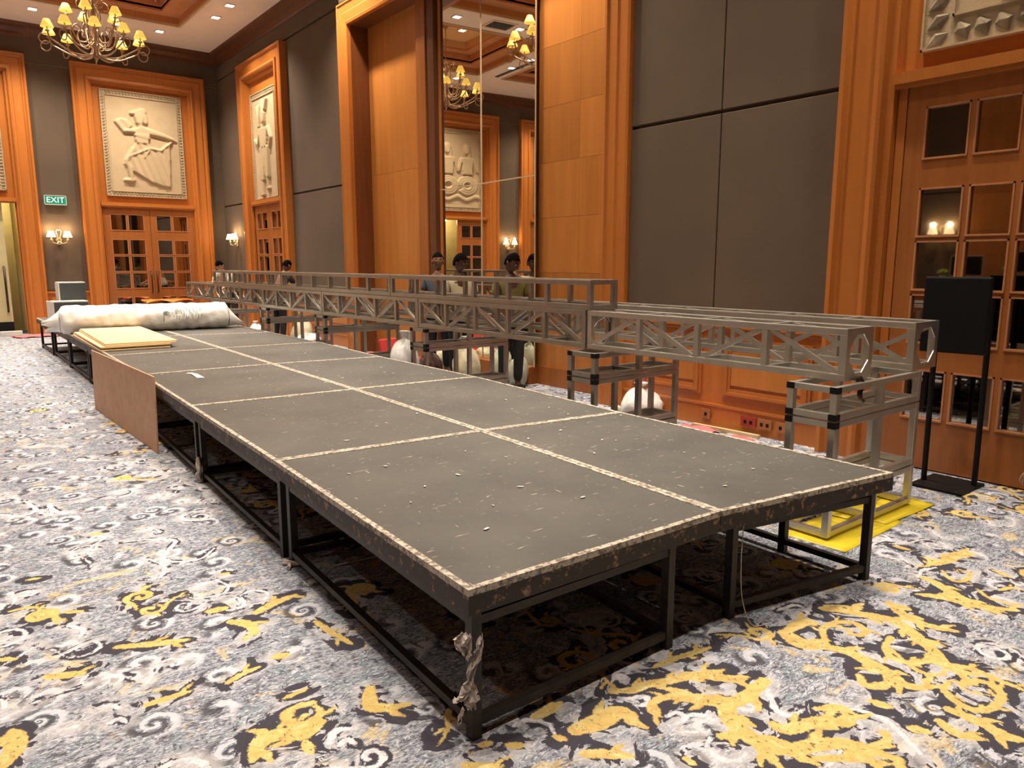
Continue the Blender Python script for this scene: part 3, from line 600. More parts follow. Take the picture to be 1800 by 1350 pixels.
def portal(loc, rz, W_=2.8, H=5.88, dw=1.95, cols=2, kind='dancer', rlabel='', rw=1.72, rz0=3.07, rz1=5.40, doors=True, open_right=False):
    ndoor[0] += 1
    root = empty('door_%d' % ndoor[0], loc, rz, 'structure')
    q = MB(); sweep(q, W_, H, BORDER)
    q.build('door_frame', 'wood', root)
    iw = W_-.82; hd = 2.84
    q = MB(); q.box(-iw/2, -rw/2, -.005, .02, hd+.08, H-.41); q.box(rw/2, iw/2, -.005, .02, hd+.08, H-.41)
    q.box(-rw/2, rw/2, -.005, .02, hd+.08, rz0); q.box(-rw/2, rw/2, -.005, .02, rz1, H-.41); q.build('overdoor_panel', 'wood', root)
    q = MB(); q.box(-iw/2-.02, iw/2+.02, -.10, .02, hd, hd+.08); q.box(-iw/2-.02, iw/2+.02, -.085, .02, hd-.03, hd); q.build('lintel', 'wood', root)
    q = MB()
    if iw > dw: q.box(-iw/2, -dw/2, -.04, .02, 0, hd); q.box(dw/2, iw/2, -.04, .02, 0, hd); q.build('door_jamb', 'wood', root)
    if doors:
        door_leaf(root, -dw/2+.005, -.004, hd-.03, cols, handle_side=1)
        if open_right:
            # the right leaf stands open into the corridor behind
            q = MB(); q.box(.0, dw/2, 1.1, 1.15, 0, hd+.4); q.box(-dw/2-.5, dw/2+.5, 1.15, 1.2, 0, 3.2); q.build('corridor_wall', 'beige', root)
        else:
            door_leaf(root, .004, dw/2-.005, hd-.03, cols, handle_side=-1)
    mw = root.matrix_world.copy(); bpy.context.view_layer.update(); mw = root.matrix_world.copy()
    relief_panel(kind, rw, rz1-rz0, mw @ Matrix.Translation((0, -.045, rz0)), rlabel)
    return root
# ---------------------------------------------------------------- wall pieces
def fabric(root, x0, x1, z0, z1, y=0):
    q = MB(); q.box(x0+.006, x1-.006, y-.02, y+.02, z0+.006, z1-.006); return q.build('fabric_panel', 'fabric', root, bevel=.006)
def wainscot(root, x0, x1, h=1.0, panels=1):
    q = MB(); q.box(x0, x1, -.03, .02, 0, h-.05); q.build('wainscot_board', 'wood', root)
    q = MB(); q.box(x0, x1, -.065, .02, h-.05, h); q.box(x0, x1, -.05, .02, h-.08, h-.05); q.build('chair_rail', 'wood', root, bevel=.006)
    q = MB(); q.box(x0, x1, -.045, .02, 0, .20); q.box(x0, x1, -.055, .02, .20, .225); q.build('skirting', 'wood', root)
    pw = (x1-x0)/panels
    for k in range(panels):
        a = x0+k*pw+.12; c = x0+(k+1)*pw-.12
        if c-a < .15: continue
        q = MB()
        for d, y_ in ((0, -.05), (.03, -.062), (.06, -.05)):
            q.box(a+d, c-d, y_, -.03, .30+d, .33+d); q.box(a+d, c-d, y_, -.03, h-.17-d, h-.14-d); q.box(a+d, a+d+.03, y_, -.03, .33+d, h-.17-d); q.box(c-d-.03, c-d, y_, -.03, .33+d, h-.17-d)
        q.build('panel_moulding', 'wood', root)
        q = MB(); q.box(a+.09, c-.09, -.045, -.03, .42, h-.26); q.build('raised_panel', 'veneer', root, bevel=.008)

# right wall: local x runs towards the camera (-Y), so place with rz = -90deg and x = -Y
# world point of local (x, y, z) with rz=-pi/2 at (X0,0,0): (X0 + y, -x, z)
HP = -math.pi/2
wr = empty('wall_right', (5.84, 0, 0), HP, 'structure')
q = MB(); q.box(-12.0, -9.9, .5, .6, 0, ZC)
q = MB(); q.box(-5.45, 6.1, .02, .2, 0, ZC); q.box(-19.6, -12.0, .28, .42, 0, ZC); q.box(-12.04, -11.9, .02, .42, 0, ZC); q.box(-12.0, -5.4, .02, .42, 5.40, ZC); q.box(-5.45, -5.40, .02, .42, 0, ZC); q.box(-12.0, -5.4, .42, .5, 0, ZC)
q.build('wall_slab', 'fabric', wr)
# fabric between near door (Y 3.15) and recess (Y 5.43)
for (a, c) in ((-5.43, -4.33), (-4.33, -3.16)):
    fabric(wr, a, c, 1.0, 2.89); fabric(wr, a, c, 2.91, 5.72)
fabric(wr, -5.43, -3.16, 5.74, ZC-.2)
wainscot(wr, -5.43, -3.16, 1.0, 2)
fabric(wr, -3.16, .23, 5.76, ZC-.2); fabric(wr, .23, 6.0, 2.9, ZC-.2); fabric(wr, .23, 6.0, 1.0, 2.89); wainscot(wr, .23, 6.0, 1.0, 4)
fabric(wr, -12.04, -5.43, 5.76, ZC-.2)
# far part of the right wall, 0.26 m deeper
FX = .26
def off(root, o):
    e = empty(root.name, root.location, HP, None); return e
wf = empty('wall_right_far', (6.1, 0, 0), HP, 'structure')
fabric(wf, -15.0, -12.04, 1.0, 2.92); fabric(wf, -15.0, -12.04, 2.94, 5.90); fabric(wf, -19.4, -17.62, 1.0, 2.92); fabric(wf, -19.4, -17.62, 2.94, 5.90)
fabric(wf, -19.4, -12.04, 5.92, ZC-.2); wainscot(wf, -15.0, -12.04, 1.0, 2); wainscot(wf, -19.4, -17.62, 1.0, 1)
# far wall
wb = empty('wall_far', (0, 19.4, 0), 0, 'structure')
q = MB(); q.box(-4.3, -.35, .02, .2, 0, ZC); q.box(1.75, 6.3, .02, .2, 0, ZC); q.box(-.35, 1.75, .02, .2, 2.85, ZC); q.box(-1.0, 2.4, 1.25, 1.3, 0, 3.3); q.box(-1, -.95, .2, 1.25, 0, 3.3); q.box(2.4, 2.45, .2, 1.25, 0, 3.3); q.box(-1, 2.4, .2, 1.3, 3.3, 3.35)
q.build('wall_slab', 'beige', wb)
for (a, c) in ((2.07, 2.93), (-1.52, -.66), (5.74, 6.12), (-4.3, -4.16)):
    fabric(wb, a, c, .94, 5.74)
    wainscot(wb, a, c, .92, 1)
fabric(wb, -4.3, 6.1, 5.76, ZC-.2)
wl = empty('wall_left', (-4.3, 0, 0), math.pi/2, 'structure')   # local x = +Y, front faces +X
q = MB(); q.box(-6, 19.5, .02, .2, 0, ZC); q.build('wall_slab', 'fabric', wl)
for (a, c) in ((-6, -1.6), (1.2, 4.3), (6.1, 7.4), (10.2, 12.6), (15.4, 19.4)):
    fabric(wl, a, c, 1.0, 2.9); fabric(wl, a, c, 2.92, 5.74); wainscot(wl, a, c, 1.0, 2)
fabric(wl, -6, 19.4, 5.76, ZC-.2)
for (a, c) in ((4.3, 6.1), (12.6, 15.4)):
    for k in range(8):
        for j in range(2):
            q = MB(); q.box(a+j*(c-a)/2+.002, a+(j+1)*(c-a)/2-.002, -.06, .02, k*.7+.002+.05*j, (k+1)*.7-.002+.05*j); q.build('veneer_panel', 'veneer', wl)
wk = empty('wall_back', (0, -6, 0), math.pi, 'structure')
q = MB(); q.box(-6.3, 4.3, .02, .2, 0, ZC); q.build('wall_slab', 'fabric', wk)
for k in range(4): fabric(wk, -6.1+k*2.6, -3.5+k*2.6, 1.0, 5.7); wainscot(wk, -6.1+k*2.6, -3.5+k*2.6, 1.0, 2)
# crown mouldings
def crown(name, p0, p1, nrm):
    q = MB(); p0 = Vector(p0); p1 = Vector(p1); nrm = Vector(nrm)
    prof = [(0, -.27), (.03, -.27), (.04, -.22), (.10, -.18), (.13, -.10), (.20, -.06), (.22, 0), (0, 0)]
    v = [p0+nrm*a+Vector((0, 0, c)) for a, c in prof]+[p1+nrm*a+Vector((0, 0, c)) for a, c in prof]; n = len(prof)
    q.add(v, [(i, (i+1) % n, n+(i+1) % n, n+i) for i in range(n)]+[tuple(range(n)), tuple(range(2*n-1, n-1, -1))]); q.build(name, 'dark_wood', kind='structure')
crown('trim_1', (-4.3, 19.4, ZC), (6.1, 19.4, ZC), (0, -1, 0)); crown('trim_2', (6.1, 19.4, ZC), (6.1, 12.04, ZC), (-1, 0, 0))
crown('trim_3', (5.84, 12.04, ZC), (5.84, -6, ZC), (-1, 0, 0)); crown('trim_4', (-4.3, -6, ZC), (-4.3, 19.4, ZC), (1, 0, 0)); crown('trim_5', (5.84, -6, ZC), (-4.3, -6, ZC), (0, 1, 0))

# portals
portal((4.33, 19.4, 0), 0, kind='dancer', rlabel='cream stone relief of a dancer holding a fan, above the closed far doors')
portal((.70, 19.4, 0), 0, kind='women', rlabel='cream stone relief of two standing women over coiled serpents, above the open far doorway', open_right=True)
portal((-2.9, 19.4, 0), 0, kind='guardian', rlabel='cream stone relief partly cut off by the mirror edge, seen only in the mirror')
portal((6.1, 16.30, 0), HP, W_=2.62, kind='guardian', rlabel='cream stone relief of a crowned guardian figure on the long wall near the far corner', rw=1.5, rz0=2.84, rz1=5.18, dw=1.8)
portal((5.84, 1.46, 0), HP, W_=3.38, H=5.75, dw=2.44, cols=3, kind='dancer', rw=2.30, rz0=3.04, rz1=5.25, rlabel='stone relief with broad leaf border above the nearest glazed door at the right edge')
portal((-4.3, -.2, 0), math.pi/2, kind='women', rlabel='stone relief on the opposite wall behind the camera, nearest'); portal((-4.3, 8.8, 0), math.pi/2, kind='dancer', rlabel='stone relief on the opposite wall level with the stage')
# open beige service door leaf at the far left
dd = MB(); dd.box(1.06, 1.44, 19.44, 19.48, .02, 2.86); o = dd.build('open_door_leaf', 'beige', None); o['kind'] = 'structure'; o.name = 'door_8'
p = MB(); p.tube([(1.36, 19.44, .50), (1.36, 19.36, .50), (1.36, 19.36, 1.46), (1.36, 19.44, 1.46)], .022, 8); p.build('pull_handle', 'bronze', o)
p = MB(); p.box(1.06, 1.44, 19.42, 19.44, .02, .28); p.build('kick_plate', 'black', o)

# ---------------------------------------------------------------- mirror recess
rc = empty('window_1', (5.84, 8.735, 0), HP, 'structure'); rc.name = 'trim_6'
q = MB(); sweep(q, 6.61, 5.72, [(0, 0), (0, .07), (.03, .08), (.05, .06), (.16, .055), (.18, .07), (.30, .06), (.32, .08), (.36, .07), (.36, -.0)]); q.build('recess_frame', 'wood', rc)
q = MB(); sweep(q, 6.61-.72, 5.72-.36, [(0, 0), (0, -.34)]); q.build('recess_reveal', 'shaded_reveal_wood', rc)
q = MB(); q.box(-3.0, 3.0, .34, .36, 0, 5.4); q.build('back_board', 'veneer', rc)
def tiles(x0, xs, zs, offs):
    for i in range(len(xs)-1):
        for j in range(len(zs)-1):
            z0 = zs[j]+(offs[i] if j else 0); z1 = zs[j+1]+(offs[i] if j < len(zs)-2 else 0)
            q = MB(); q.box(xs[i]+.0015, xs[i+1]-.0015, .315, .34, z0+.0015, z1-.0015); q.build('veneer_panel', 'veneer', rc)
zt = [.24, .80, 1.43, 2.1, 2.76, 3.41, 4.1, 4.75, 5.37]
tiles(0, [8.735-7.27, 8.735-6.55, 8.735-6.16, 8.735-5.78], zt, [0, .0, 0])
tiles(0, [8.735-11.68, 8.735-10.05], [.24, 3.0, 5.37], [0])
q = MB(); q.box(8.735-10.05, 8.735-9.80, .24, .34, 0, 5.37); q.build('mirror_post', 'door_wood', rc)
q = MB(); q.box(8.735-9.80, 8.735-9.60, .26, .34, 0, 5.37); q.build('mirror_post', 'dark_wood', rc)
q = MB(); q.box(8.735-9.42, 8.735-7.27, .15, .34, 0, .22); q.box(8.735-11.68, 8.735-5.78, .29, .34, 0, .24); q.build('mirror_plinth', 'door_wood', rc)
# the mirror: 2 x 3 tiles on a slightly turned plane through (6.1, 8.0), normal turned -3 deg
th = math.radians(-3)
mir = empty('wall_mirror', (6.1, 8.0, 0), th)
tag(mir, 'tall tiled wall mirror in the wooden recess behind the trusses', 'mirror')
ys = [-.76, .46, 1.60]; zs = [.22, .95, 2.62, 5.36]
for i in range(2):
    for j in range(3):
        q = MB(); q.box(0, .012, ys[i]+.004, ys[i+1]-.004, zs[j]+.004, zs[j+1]-.004); q.build('mirror_tile', 'mirror', mir)
q = MB(); q.box(.012, .02, -.76, 1.60, .22, 5.36); q.build('backing', 'dark_wood', mir)
q = MB(); q.box(-.008, 0, .452, .468, .22, 5.36); q.box(-.006, 0, -.76, 1.60, 2.612, 2.628); q.box(-.008, .004, -.772, -.757, .22, 5.36); q.build('mirror_strip', 'trim_light', mir)

# ---------------------------------------------------------------- exit sign
ex = empty('exit_sign', (2.43, 19.33, 2.82)); tag(ex, 'green EXIT sign on the grey wall above the double wall lamp', 'sign')
q = MB(); q.box(-.2, .2, -.012, .03, 0, .18); q.build('sign_box', 'green', ex)
q = MB()
for a in ((-.21, .21, -.018, .03, -.012, 0), (-.21, .21, -.018, .03, .18, .192), (-.212, -.2, -.018, .03, -.012, .192), (.2, .212, -.018, .03, -.012, .192)): q.box(*a)
q.build('sign_rim', 'white', ex)
def text_obj(body, size, mat, parent, loc, rot, name, ext=.002):
    cu = bpy.data.curves.new(name, 'FONT'); cu.body = body; cu.size = size; cu.extrude = ext; cu.align_x = 'CENTER'; cu.align_y = 'CENTER'
    to = bpy.data.objects.new(name, cu); COL.objects.link(to); bpy.context.view_layer.update()
    dg = bpy.context.evaluated_depsgraph_get(); m_ = bpy.data.meshes.new_from_object(to.evaluated_get(dg)); bpy.data.objects.remove(to)
    m_.materials.clear(); m_.materials.append(M[mat]); o = bpy.data.objects.new(name, m_); COL.objects.link(o); o.parent = parent; o.location = loc; o.rotation_euler = rot; return o
o = text_obj('EXIT', .17, 'sign_white', ex, (0, -.014, .088), (math.pi/2, 0, 0), 'lettering', .003)
# ---------------------------------------------------------------- sconces
def sconce(name, loc, rz, label):
    r = empty(name, loc, rz); tag(r, label, 'wall lamp')
    q = MB(); q.lathe([(0, .0), (.05, 0), (.06, .01), (.035, .03), (.02, .05)], (0, 0, 0), 14, Matrix.Rotation(math.pi/2, 4, 'X')); q.box(-.04, .04, -.03, 0, -.1, .06); q.build('wall_plate', 'cream_metal', r, bevel=.004)
    q = MB()
    for s in (-1, 1):
        q.tube([(0, -.03, -.02), (s*.05, -.10, -.08), (s*.13, -.13, -.06), (s*.155, -.13, .0)], .011, 8)
        q.tube([(0, -.03, .0), (s*.03, -.06, .10), (s*.05, -.05, .19), (s*.02, -.04, .23), (0, -.04, .2)], .009, 6)
        q.lathe([(.0, -.02), (.03, -.01), (.035, .0), (.012, .012), (.012, .05)], (s*.155, -.13, 0), 10)
    q.build('arm', 'cream_metal', r)
    for s in (-1, 1):
        q = MB(); q.lathe([(.095, .04), (.055, .17)], (s*.155, -.13, .02), 18); q.lathe([(.094, .042), (.054, .169)], (s*.155, -.13, .02), 18); q.build('lamp_shade', 'shade_w', r)
        l = bpy.data.lights.new('sconce_bulb', 'POINT'); l.energy = 7; l.color = (1, .72, .4); l.shadow_soft_size = .03
        lo = bpy.data.objects.new('sconce_bulb', l); COL.objects.link(lo); lo.parent = r; lo.location = (s*.155, -.13, .235)
    return r
sconce('wall_sconce', (2.43, 19.37, 2.05), 0, 'twin-shaded wall lamp below the green EXIT sign')
sconce('wall_sconce', (-1.09, 19.37, 2.05), 0, 'twin-shaded wall lamp seen in the mirror between two door frames')
sconce('wall_sconce', (-4.27, 6.45, 2.05), math.pi/2, 'twin-shaded wall lamp seen reflected in the glazed door at right')
sconce('wall_sconce', (6.07, 18.5, 2.05), HP, 'twin-shaded wall lamp hidden in the dark far corner')
# ---------------------------------------------------------------- chandeliers
def chandelier():
    r = empty('chandelier')
    q = MB(); q.lathe([(.0, .0), (.07, 0), (.075, -.03), (.02, -.07), (.012, -.1), (.012, -.80)], (0, 0, 1.85), 12); q.build('ceiling_rod', 'iron', r)
    q = MB(); q.lathe([(.012, 1.05), (.05, 1.02), (.03, .95), (.05, .86), (.025, .78), (.025, .55), (.06, .48), (.045, .38), (.07, .25), (.03, .12), (.045, .05), (.0, .0)], (0, 0, 0), 14); q.build('central_column', 'iron', r)
    q = MB()
    for k in range(6):
        a = k*math.pi/3; c, s = math.cos(a), math.sin(a)
        P = [(.03, .80), (.09, .95), (.17, 1.02), (.24, .98), (.24, .90), (.18, .88)]
        q.tube([(u*c, u*s, z) for u, z in (tuple(x) for x in catmull(P, 4))], .012, 6)
        P = [(.05, .62), (.12, .75), (.08, .9), (.03, .95)]
        q.tube([(u*c, u*s, z) for u, z in (tuple(x) for x in catmull(P, 4))], .010, 6)
    q.build('crown_scrolls', 'iron', r)
    def arm(a, R, zb, zt, sh):
        c, s = math.cos(a), math.sin(a); q = MB()
        P = [(.04, zb+.12), (.12, zb-.02), (.35*R+.1, zb-.03), (.75*R, zb+.06), (R-.03, zt-.16), (R, zt-.04)]
        q.tube([(u*c, u*s, z) for u, z in (tuple(x) for x in catmull(P, 5))], .014, 6)
        cx, cz = R+.06, zt-.20
        q.tube([((cx+.085*math.cos(t))*c, (cx+.085*math.cos(t))*s, cz+.085*math.sin(t)) for t in [math.pi*.9+i*.5 for i in range(12)]], .010, 6)
        q.lathe([(.0, -.03), (.035, -.015), (.04, 0), (.012, .01), (.012, .06)], (R*c, R*s, zt-.05), 8)
        ar = q.build('arm', 'iron', r)
        q = MB(); q.lathe([(.105, 0), (.105, .004), (.05, .13)], (R*c, R*s, zt), 16); q.lathe([(.102, 0), (.048, .129)], (R*c, R*s, zt), 16); q.build('lamp_shade', 'shade', ar)
    for k in range(10): arm(2*math.pi*k/10+.15, .76, .10, .42, 1)
    for k in range(5): arm(2*math.pi*k/5+.5, .42, .34, .78, 1)
    q = MB()
    for k in range(10):
        a = 2*math.pi*(k+.5)/10; c, s = math.cos(a), math.sin(a)
        P = [(.06, .30), (.18, .22), (.32, .30), (.38, .48), (.30, .56), (.24, .50), (.28, .44)]
        q.tube([(u*c, u*s, z) for u, z in (tuple(x) for x in catmull(P, 4))], .011, 6)
    q.build('body_scrolls', 'iron', r)
    return r
ch = chandelier(); ch.location = (2.85, 15.8, 5.16); tag(ch, 'branched iron chandelier with small yellow shades, hanging over the far end of the room', 'chandelier')
for i, (x, y, lb) in enumerate([(2.9, 11.4, 'branched chandelier with yellow shades at the edge of the mirror, above the middle coffer'), (2.9, 7.0, 'branched chandelier with yellow shades above the frame, over the near half of the stage'), (-1.6, 11.4, 'branched chandelier with yellow shades above the unseen left side of the room')]):
    if i == 1: z = 5.16
    c = copy_tree(ch); c.location = (x, y, 5.16); tag(c, lb, 'chandelier')
for x, y in ((2.85, 15.8), (2.9, 11.4), (2.9, 7.0), (-1.6, 11.4)):
    l = bpy.data.lights.new('chandelier_glow', 'POINT'); l.energy = 110; l.color = (1, .70, .38); l.shadow_soft_size = .02
    lo = bpy.data.objects.new('chandelier_glow', l); COL.objects.link(lo); lo.location = (x, y, 6.1)
l = bpy.data.lights.new('corridor_lamp', 'POINT'); l.energy = 60; l.color = (1, .85, .5); l.shadow_soft_size = .2
lo = bpy.data.objects.new('corridor_lamp', l); COL.objects.link(lo); lo.location = (.9, 20.1, 2.9)
# ================================================================ STAGE
ZS = .55
YL = [1.77, 3.64, 5.45, 7.28, 9.02, 10.85, 12.68, 14.5]
YM = [1.74, 3.54, 5.38, 7.26, 9.00, 10.95, 12.70, 14.5]
YR = [1.57, 3.41, 5.31, 7.11, 8.93, 10.66, 12.55, 14.4]
XL = [1.22, 1.31, 1.38, 1.45, 1.49, 1.52, 1.54, 1.56]
XM = [2.45, 2.55, 2.62, 2.655, 2.69, 2.735, 2.75, 2.77]
XR = [3.58, 3.62, 3.77, 3.79, 3.88, 3.89, 3.93, 3.95]
ORD = ['nearest the camera', 'in the second row', 'in the third row', 'in the fourth row', 'in the fifth row, beside the plywood', 'in the sixth row, by the white roll', 'in the seventh row, behind the white roll']
def lerp(a, b, t): return Vector(a)*(1-t)+Vector(b)*t
def platform(A, B, C, D, label, legs=None, gap=.002):
    # A near-left, B near-right, C far-right, D far-left (x, y)
    c = (Vector((*A, 0))+Vector((*B, 0))+Vector((*C, 0))+Vector((*D, 0)))/4
    P = [Vector((*p, 0))-c for p in (A, B, C, D)]
    root = empty('stage_platform', tuple(c)); tag(root, label, 'stage platform', 'stage platforms')
    def inset(d):
        out = []
        for i in range(4):
            p = P[i]; e1 = (P[(i+1) % 4]-p).normalized(); e0 = (P[i-1]-p).normalized(); s = max(.5, abs(e1.cross(e0).z))
            out.append(p+(e1+e0)*d/s)
        return out
    I0 = inset(gap); I1 = inset(.026)
    q = MB(); q.prism([(p.x, p.y) for p in I1], ZS-.018, ZS); q.build('deck_board', 'deck', root)
    for i in range(4):
        a, b_, c_, d_ = I0[i], I0[(i+1) % 4], I1[(i+1) % 4], I1[i]
        q = MB(); q.prism([(p.x, p.y) for p in (a, b_, c_, d_)], ZS-.020, ZS+.003); q.build('rim_strip', 'edge_top', root)
        q = MB(); q.prism([(p.x, p.y) for p in (a, b_, lerp(b_, c_, .9), lerp(a, d_, .9))], ZS-.085, ZS-.021); q.build('side_rail', 'edge_side', root)
    L = [p-c for p in map(lambda t: Vector((*t, 0)), legs)] if legs else inset(.06)
    L = [Vector((p[0], p[1], 0)) for p in L]
    zt = ZS-.085
    for p in L:
        q = MB(); q.box(p.x-.019, p.x+.019, p.y-.019, p.y+.019, .0, zt); q.build('leg', 'frame_black', root)
    for i in range(len(L)):
        a, b_ = L[i], L[(i+1) % len(L)]
        q = MB(); q.bar((a.x, a.y, .06), (b_.x, b_.y, .06), .03); q.build('low_rail', 'frame_black', root)
        q = MB(); q.bar((a.x, a.y, zt-.05), (b_.x, b_.y, zt-.05), .03); q.build('top_rail', 'frame_black', root)
    return root
for j in range(7):
    y0, y1 = YL[j]+.06, YL[j+1]-.06; m0, m1 = YM[j]+.08, YM[j+1]-.08; r0, r1 = YR[j]+.08, YR[j+1]-.08
    platform((XL[j], YL[j]), (XM[j], YM[j]), (XM[j+1], YM[j+1]), (XL[j+1], YL[j+1]), 'scuffed black stage platform, left column, '+ORD[j],
             legs=[(XL[j]+.06, y0), (XM[j]-.22, m0), (XM[j+1]-.22, m1), (XL[j+1]+.06, y1)])
    platform((XM[j], YM[j]), (XR[j], YR[j]), (XR[j+1], YR[j+1]), (XM[j+1], YM[j+1]), 'scuffed black stage platform, right column, '+ORD[j],
             legs=[(XM[j]+.20, m0), (XR[j]-.06, r0)]+([(XR[j]-.055, r0+.45)] if j == 0 else [])+[(XR[j+1]-.06, r1), (XM[j+1]+.20, m1)])
platform((1.54, 14.52), (2.5, 14.52), (2.5, 16.1), (1.54, 16.1), 'narrow black platform at the far left end, beside the white steps')

# torn paper and tapes on the legs
pp = empty('torn_paper', (1.262, 1.81, 0), -.62); tag(pp, 'torn brown paper taped to the front corner leg of the stage', 'paper')
def torn(path, seed, yo):
    rd = random.Random(seed); q = MB(); n, m_ = 7, len(path)*4-3; C = []
    for i in range(len(path)-1):
        for t in range(4): C.append([path[i][c]*(1-t/4)+path[i+1][c]*t/4 for c in range(3)])
    C.append(list(path[-1])); v = []
    for i, (x, z, w) in enumerate(C):
        a, b_ = -w*(1+rd.uniform(-.3, .3)), w*(1+rd.uniform(-.3, .3))
        for j in range(n):
            t = j/(n-1); v.append((x+a+(b_-a)*t, yo-.010*math.sin(seed+7*t+i*.9)-.006*math.sin(17*t-i*1.7)-rd.uniform(0, .003), z+rd.uniform(-.005, .005)))
    q.add(v, [(i*n+j, i*n+j+1, (i+1)*n+j+1, (i+1)*n+j) for i in range(len(C)-1) for j in range(n-1)], False)
    o = q.build('paper_scrap', 'paper', pp); so = o.modifiers.new('t', 'SOLIDIFY'); so.thickness = .0015
torn([(-.030, .405, .020), (-.030, .375, .028), (-.018, .335, .016), (-.012, .315, .004)], 1, -.040)
torn([(.028, .395, .004), (.020, .350, .014), (.004, .300, .016), (-.008, .245, .011), (-.012, .215, .024), (-.012, .175, .030), (-.002, .150, .010)], 4, -.046)
torn([(-.020, .205, .006), (-.045, .185, .010), (-.062, .180, .003)], 6, -.050)
torn([(-.030, .150, .004), (-.038, .125, .007), (-.046, .100, .003)], 8, -.046)
for k, (x, y, z, s, lb) in enumerate([(1.395, 5.39, .12, 1.2, 'twisted pale tape hanging from the second left leg'), (1.345, 3.56, .015, .8, 'crumpled white tape lump on the floor by the first left leg')]):
    q = MB(); rd = random.Random(k)
    for a in range(4 if k == 0 else 2):
        P = [(x+rd.uniform(-.02, .02), y+rd.uniform(-.03, .03), max(.012, z+.14*s*(t/4)-.11*(k == 0)+(0))) for t in range(5)] if k == 0 else [(x+rd.uniform(-.04, .04), y+rd.uniform(-.05, .05), .012+.01*a) for t in range(5)]
        q.tube([tuple(v) for v in catmull(P, 3)], .011, 6)
    tag(q.build('cloth_tape', 'paper'), lb, 'tape')
q = MB(); P = [(1.95, 2.55, .012), (2.25, 2.6, .012), (2.6, 2.95, .012), (2.85, 3.5, .012), (2.9, 4.2, .012)]
q.tube([tuple(v) for v in catmull(P, 6)], .010, 8); tag(q.build('hose', 'cream_bag'), 'thin yellowish hose lying under the stage', 'hose')
q = MB(); q.tube([(1.50, 3.4, .012), (1.95, 3.35, .012), (2.4, 3.30, .012)], .004, 6); tag(q.build('cable', 'white_bag'), 'thin white cable on the carpet under the left platforms', 'cable')
q = MB(); P = [(2.62, 1.745, .46), (2.60, 1.735, .3), (2.63, 1.74, .12), (2.65, 1.70, .012), (2.72, 1.66, .012)]
q.tube([tuple(v) for v in catmull(P, 4)], .0022, 5); tag(q.build('string', 'paper'), 'thin string hanging off the front middle of the stage', 'string')
# papers on the deck
q = MB()
q.add([(1.84, 7.12, ZS+.004), (1.86, 6.98, ZS+.006), (1.85, 6.72, ZS+.004), (1.79, 6.74, ZS+.005), (1.81, 6.98, ZS+.008), (1.79, 7.10, ZS+.004)], [(0, 1, 2, 3, 4, 5)]); o = q.build('tape_strip', 'white'); tag(o, 'short white tape strip stuck to the fourth-row deck', 'tape')
q = MB()
for k in range(90):
    j = rs.random(); y = rs.uniform(1.9, 9.0); x = rs.uniform(1.5, 3.6); s = rs.uniform(.005, .014); a = rs.uniform(0, 3)
    T = Matrix.Translation((x, y, ZS+.004)) @ RZ(a); q.box(-s, s, -s*.4, s*.4, 0, .002, T)
o = q.build('litter_crumbs', 'white'); tag(o, 'tiny white crumbs scattered over the stage deck', 'litter'); o['kind'] = 'stuff'
# ---------------------------------------------------------------- leaning plywood
q = MB(); q.box(-1.22, 1.22, -.006, .006, 0, .635); o = q.build('plywood_sheet', 'ply_pink'); o.location = (1.335, 7.66, .004); o.rotation_euler = (0, 0, math.radians(92.2)); o.rotation_euler[0] = 0
tag(o, 'pinkish plywood sheet standing upright against the left side of the stage', 'plywood')
o.rotation_euler = Matrix((RZ(math.radians(91.5)) @ Matrix.Rotation(math.radians(1.2), 4, 'X'))).to_euler()
# ---------------------------------------------------------------- plywood stack
for k, (dx, dy, a, w, l_) in enumerate([(-.02, -.06, -1.2, .74, 2.36), (.0, .0, -.8, .74, 2.36), (-.01, -.05, -1.5, .74, 2.36), (.06, .0, -2.0, .76, 2.42), (.075, .02, -2.2, .77, 2.42)]):
    q = MB(); q.box(-w/2, w/2, -l_/2, l_/2, 0, .015)
    o = q.build('plywood_sheet', 'ply', bevel=.002); o.location = (1.90+dx, 10.66+dy, ZS+.005+k*.0165); o.rotation_euler = (0, 0, math.radians(a))
    tag(o, ['bottom sheet of the yellow plywood stack on the stage', 'second sheet from the bottom of the plywood stack', 'middle sheet of the plywood stack', 'fourth sheet up, just under the top of the plywood stack', 'top sheet of the yellow plywood stack on the stage'][k], 'plywood', 'plywood stack')
# ---------------------------------------------------------------- white roll
roll = empty('wrapped_roll', (2.56, 12.05, ZS+.004), math.radians(-9)); tag(roll, 'long thick roll wrapped in crinkled white plastic lying across the stage', 'roll')
q = MB(); n = 34; prof = []
L_ = 1.16; N_ = 70
v = []; rd = random.Random(3)
for i in range(N_+1):
    x = -L_+2*L_*i/N_; e = 1-abs(x)/L_
    base = .205*min(1, (e/.06)**.45) if e < .06 else .205
    base = max(.02, base)
    for j in range(n):
        a = 2*math.pi*j/n
        cr = .006*math.sin(7*a+9*x)+.005*math.sin(23*x+3*a)*math.sin(5*a)+.004*math.sin(41*x-4*a)
        if .25 < x < .75: cr += .004*math.sin(150*x)
        z = base+cr; yy = z*math.cos(a); zz = z*math.sin(a)
        zz = max(zz, -.185)
        v.append((x, yy*1.05, zz+.187))
q.add(v, [(i*n+j, i*n+(j+1) % n, (i+1)*n+(j+1) % n, (i+1)*n+j) for i in range(N_) for j in range(n)], True)
q.build('plastic_wrap', 'white_bag', roll)
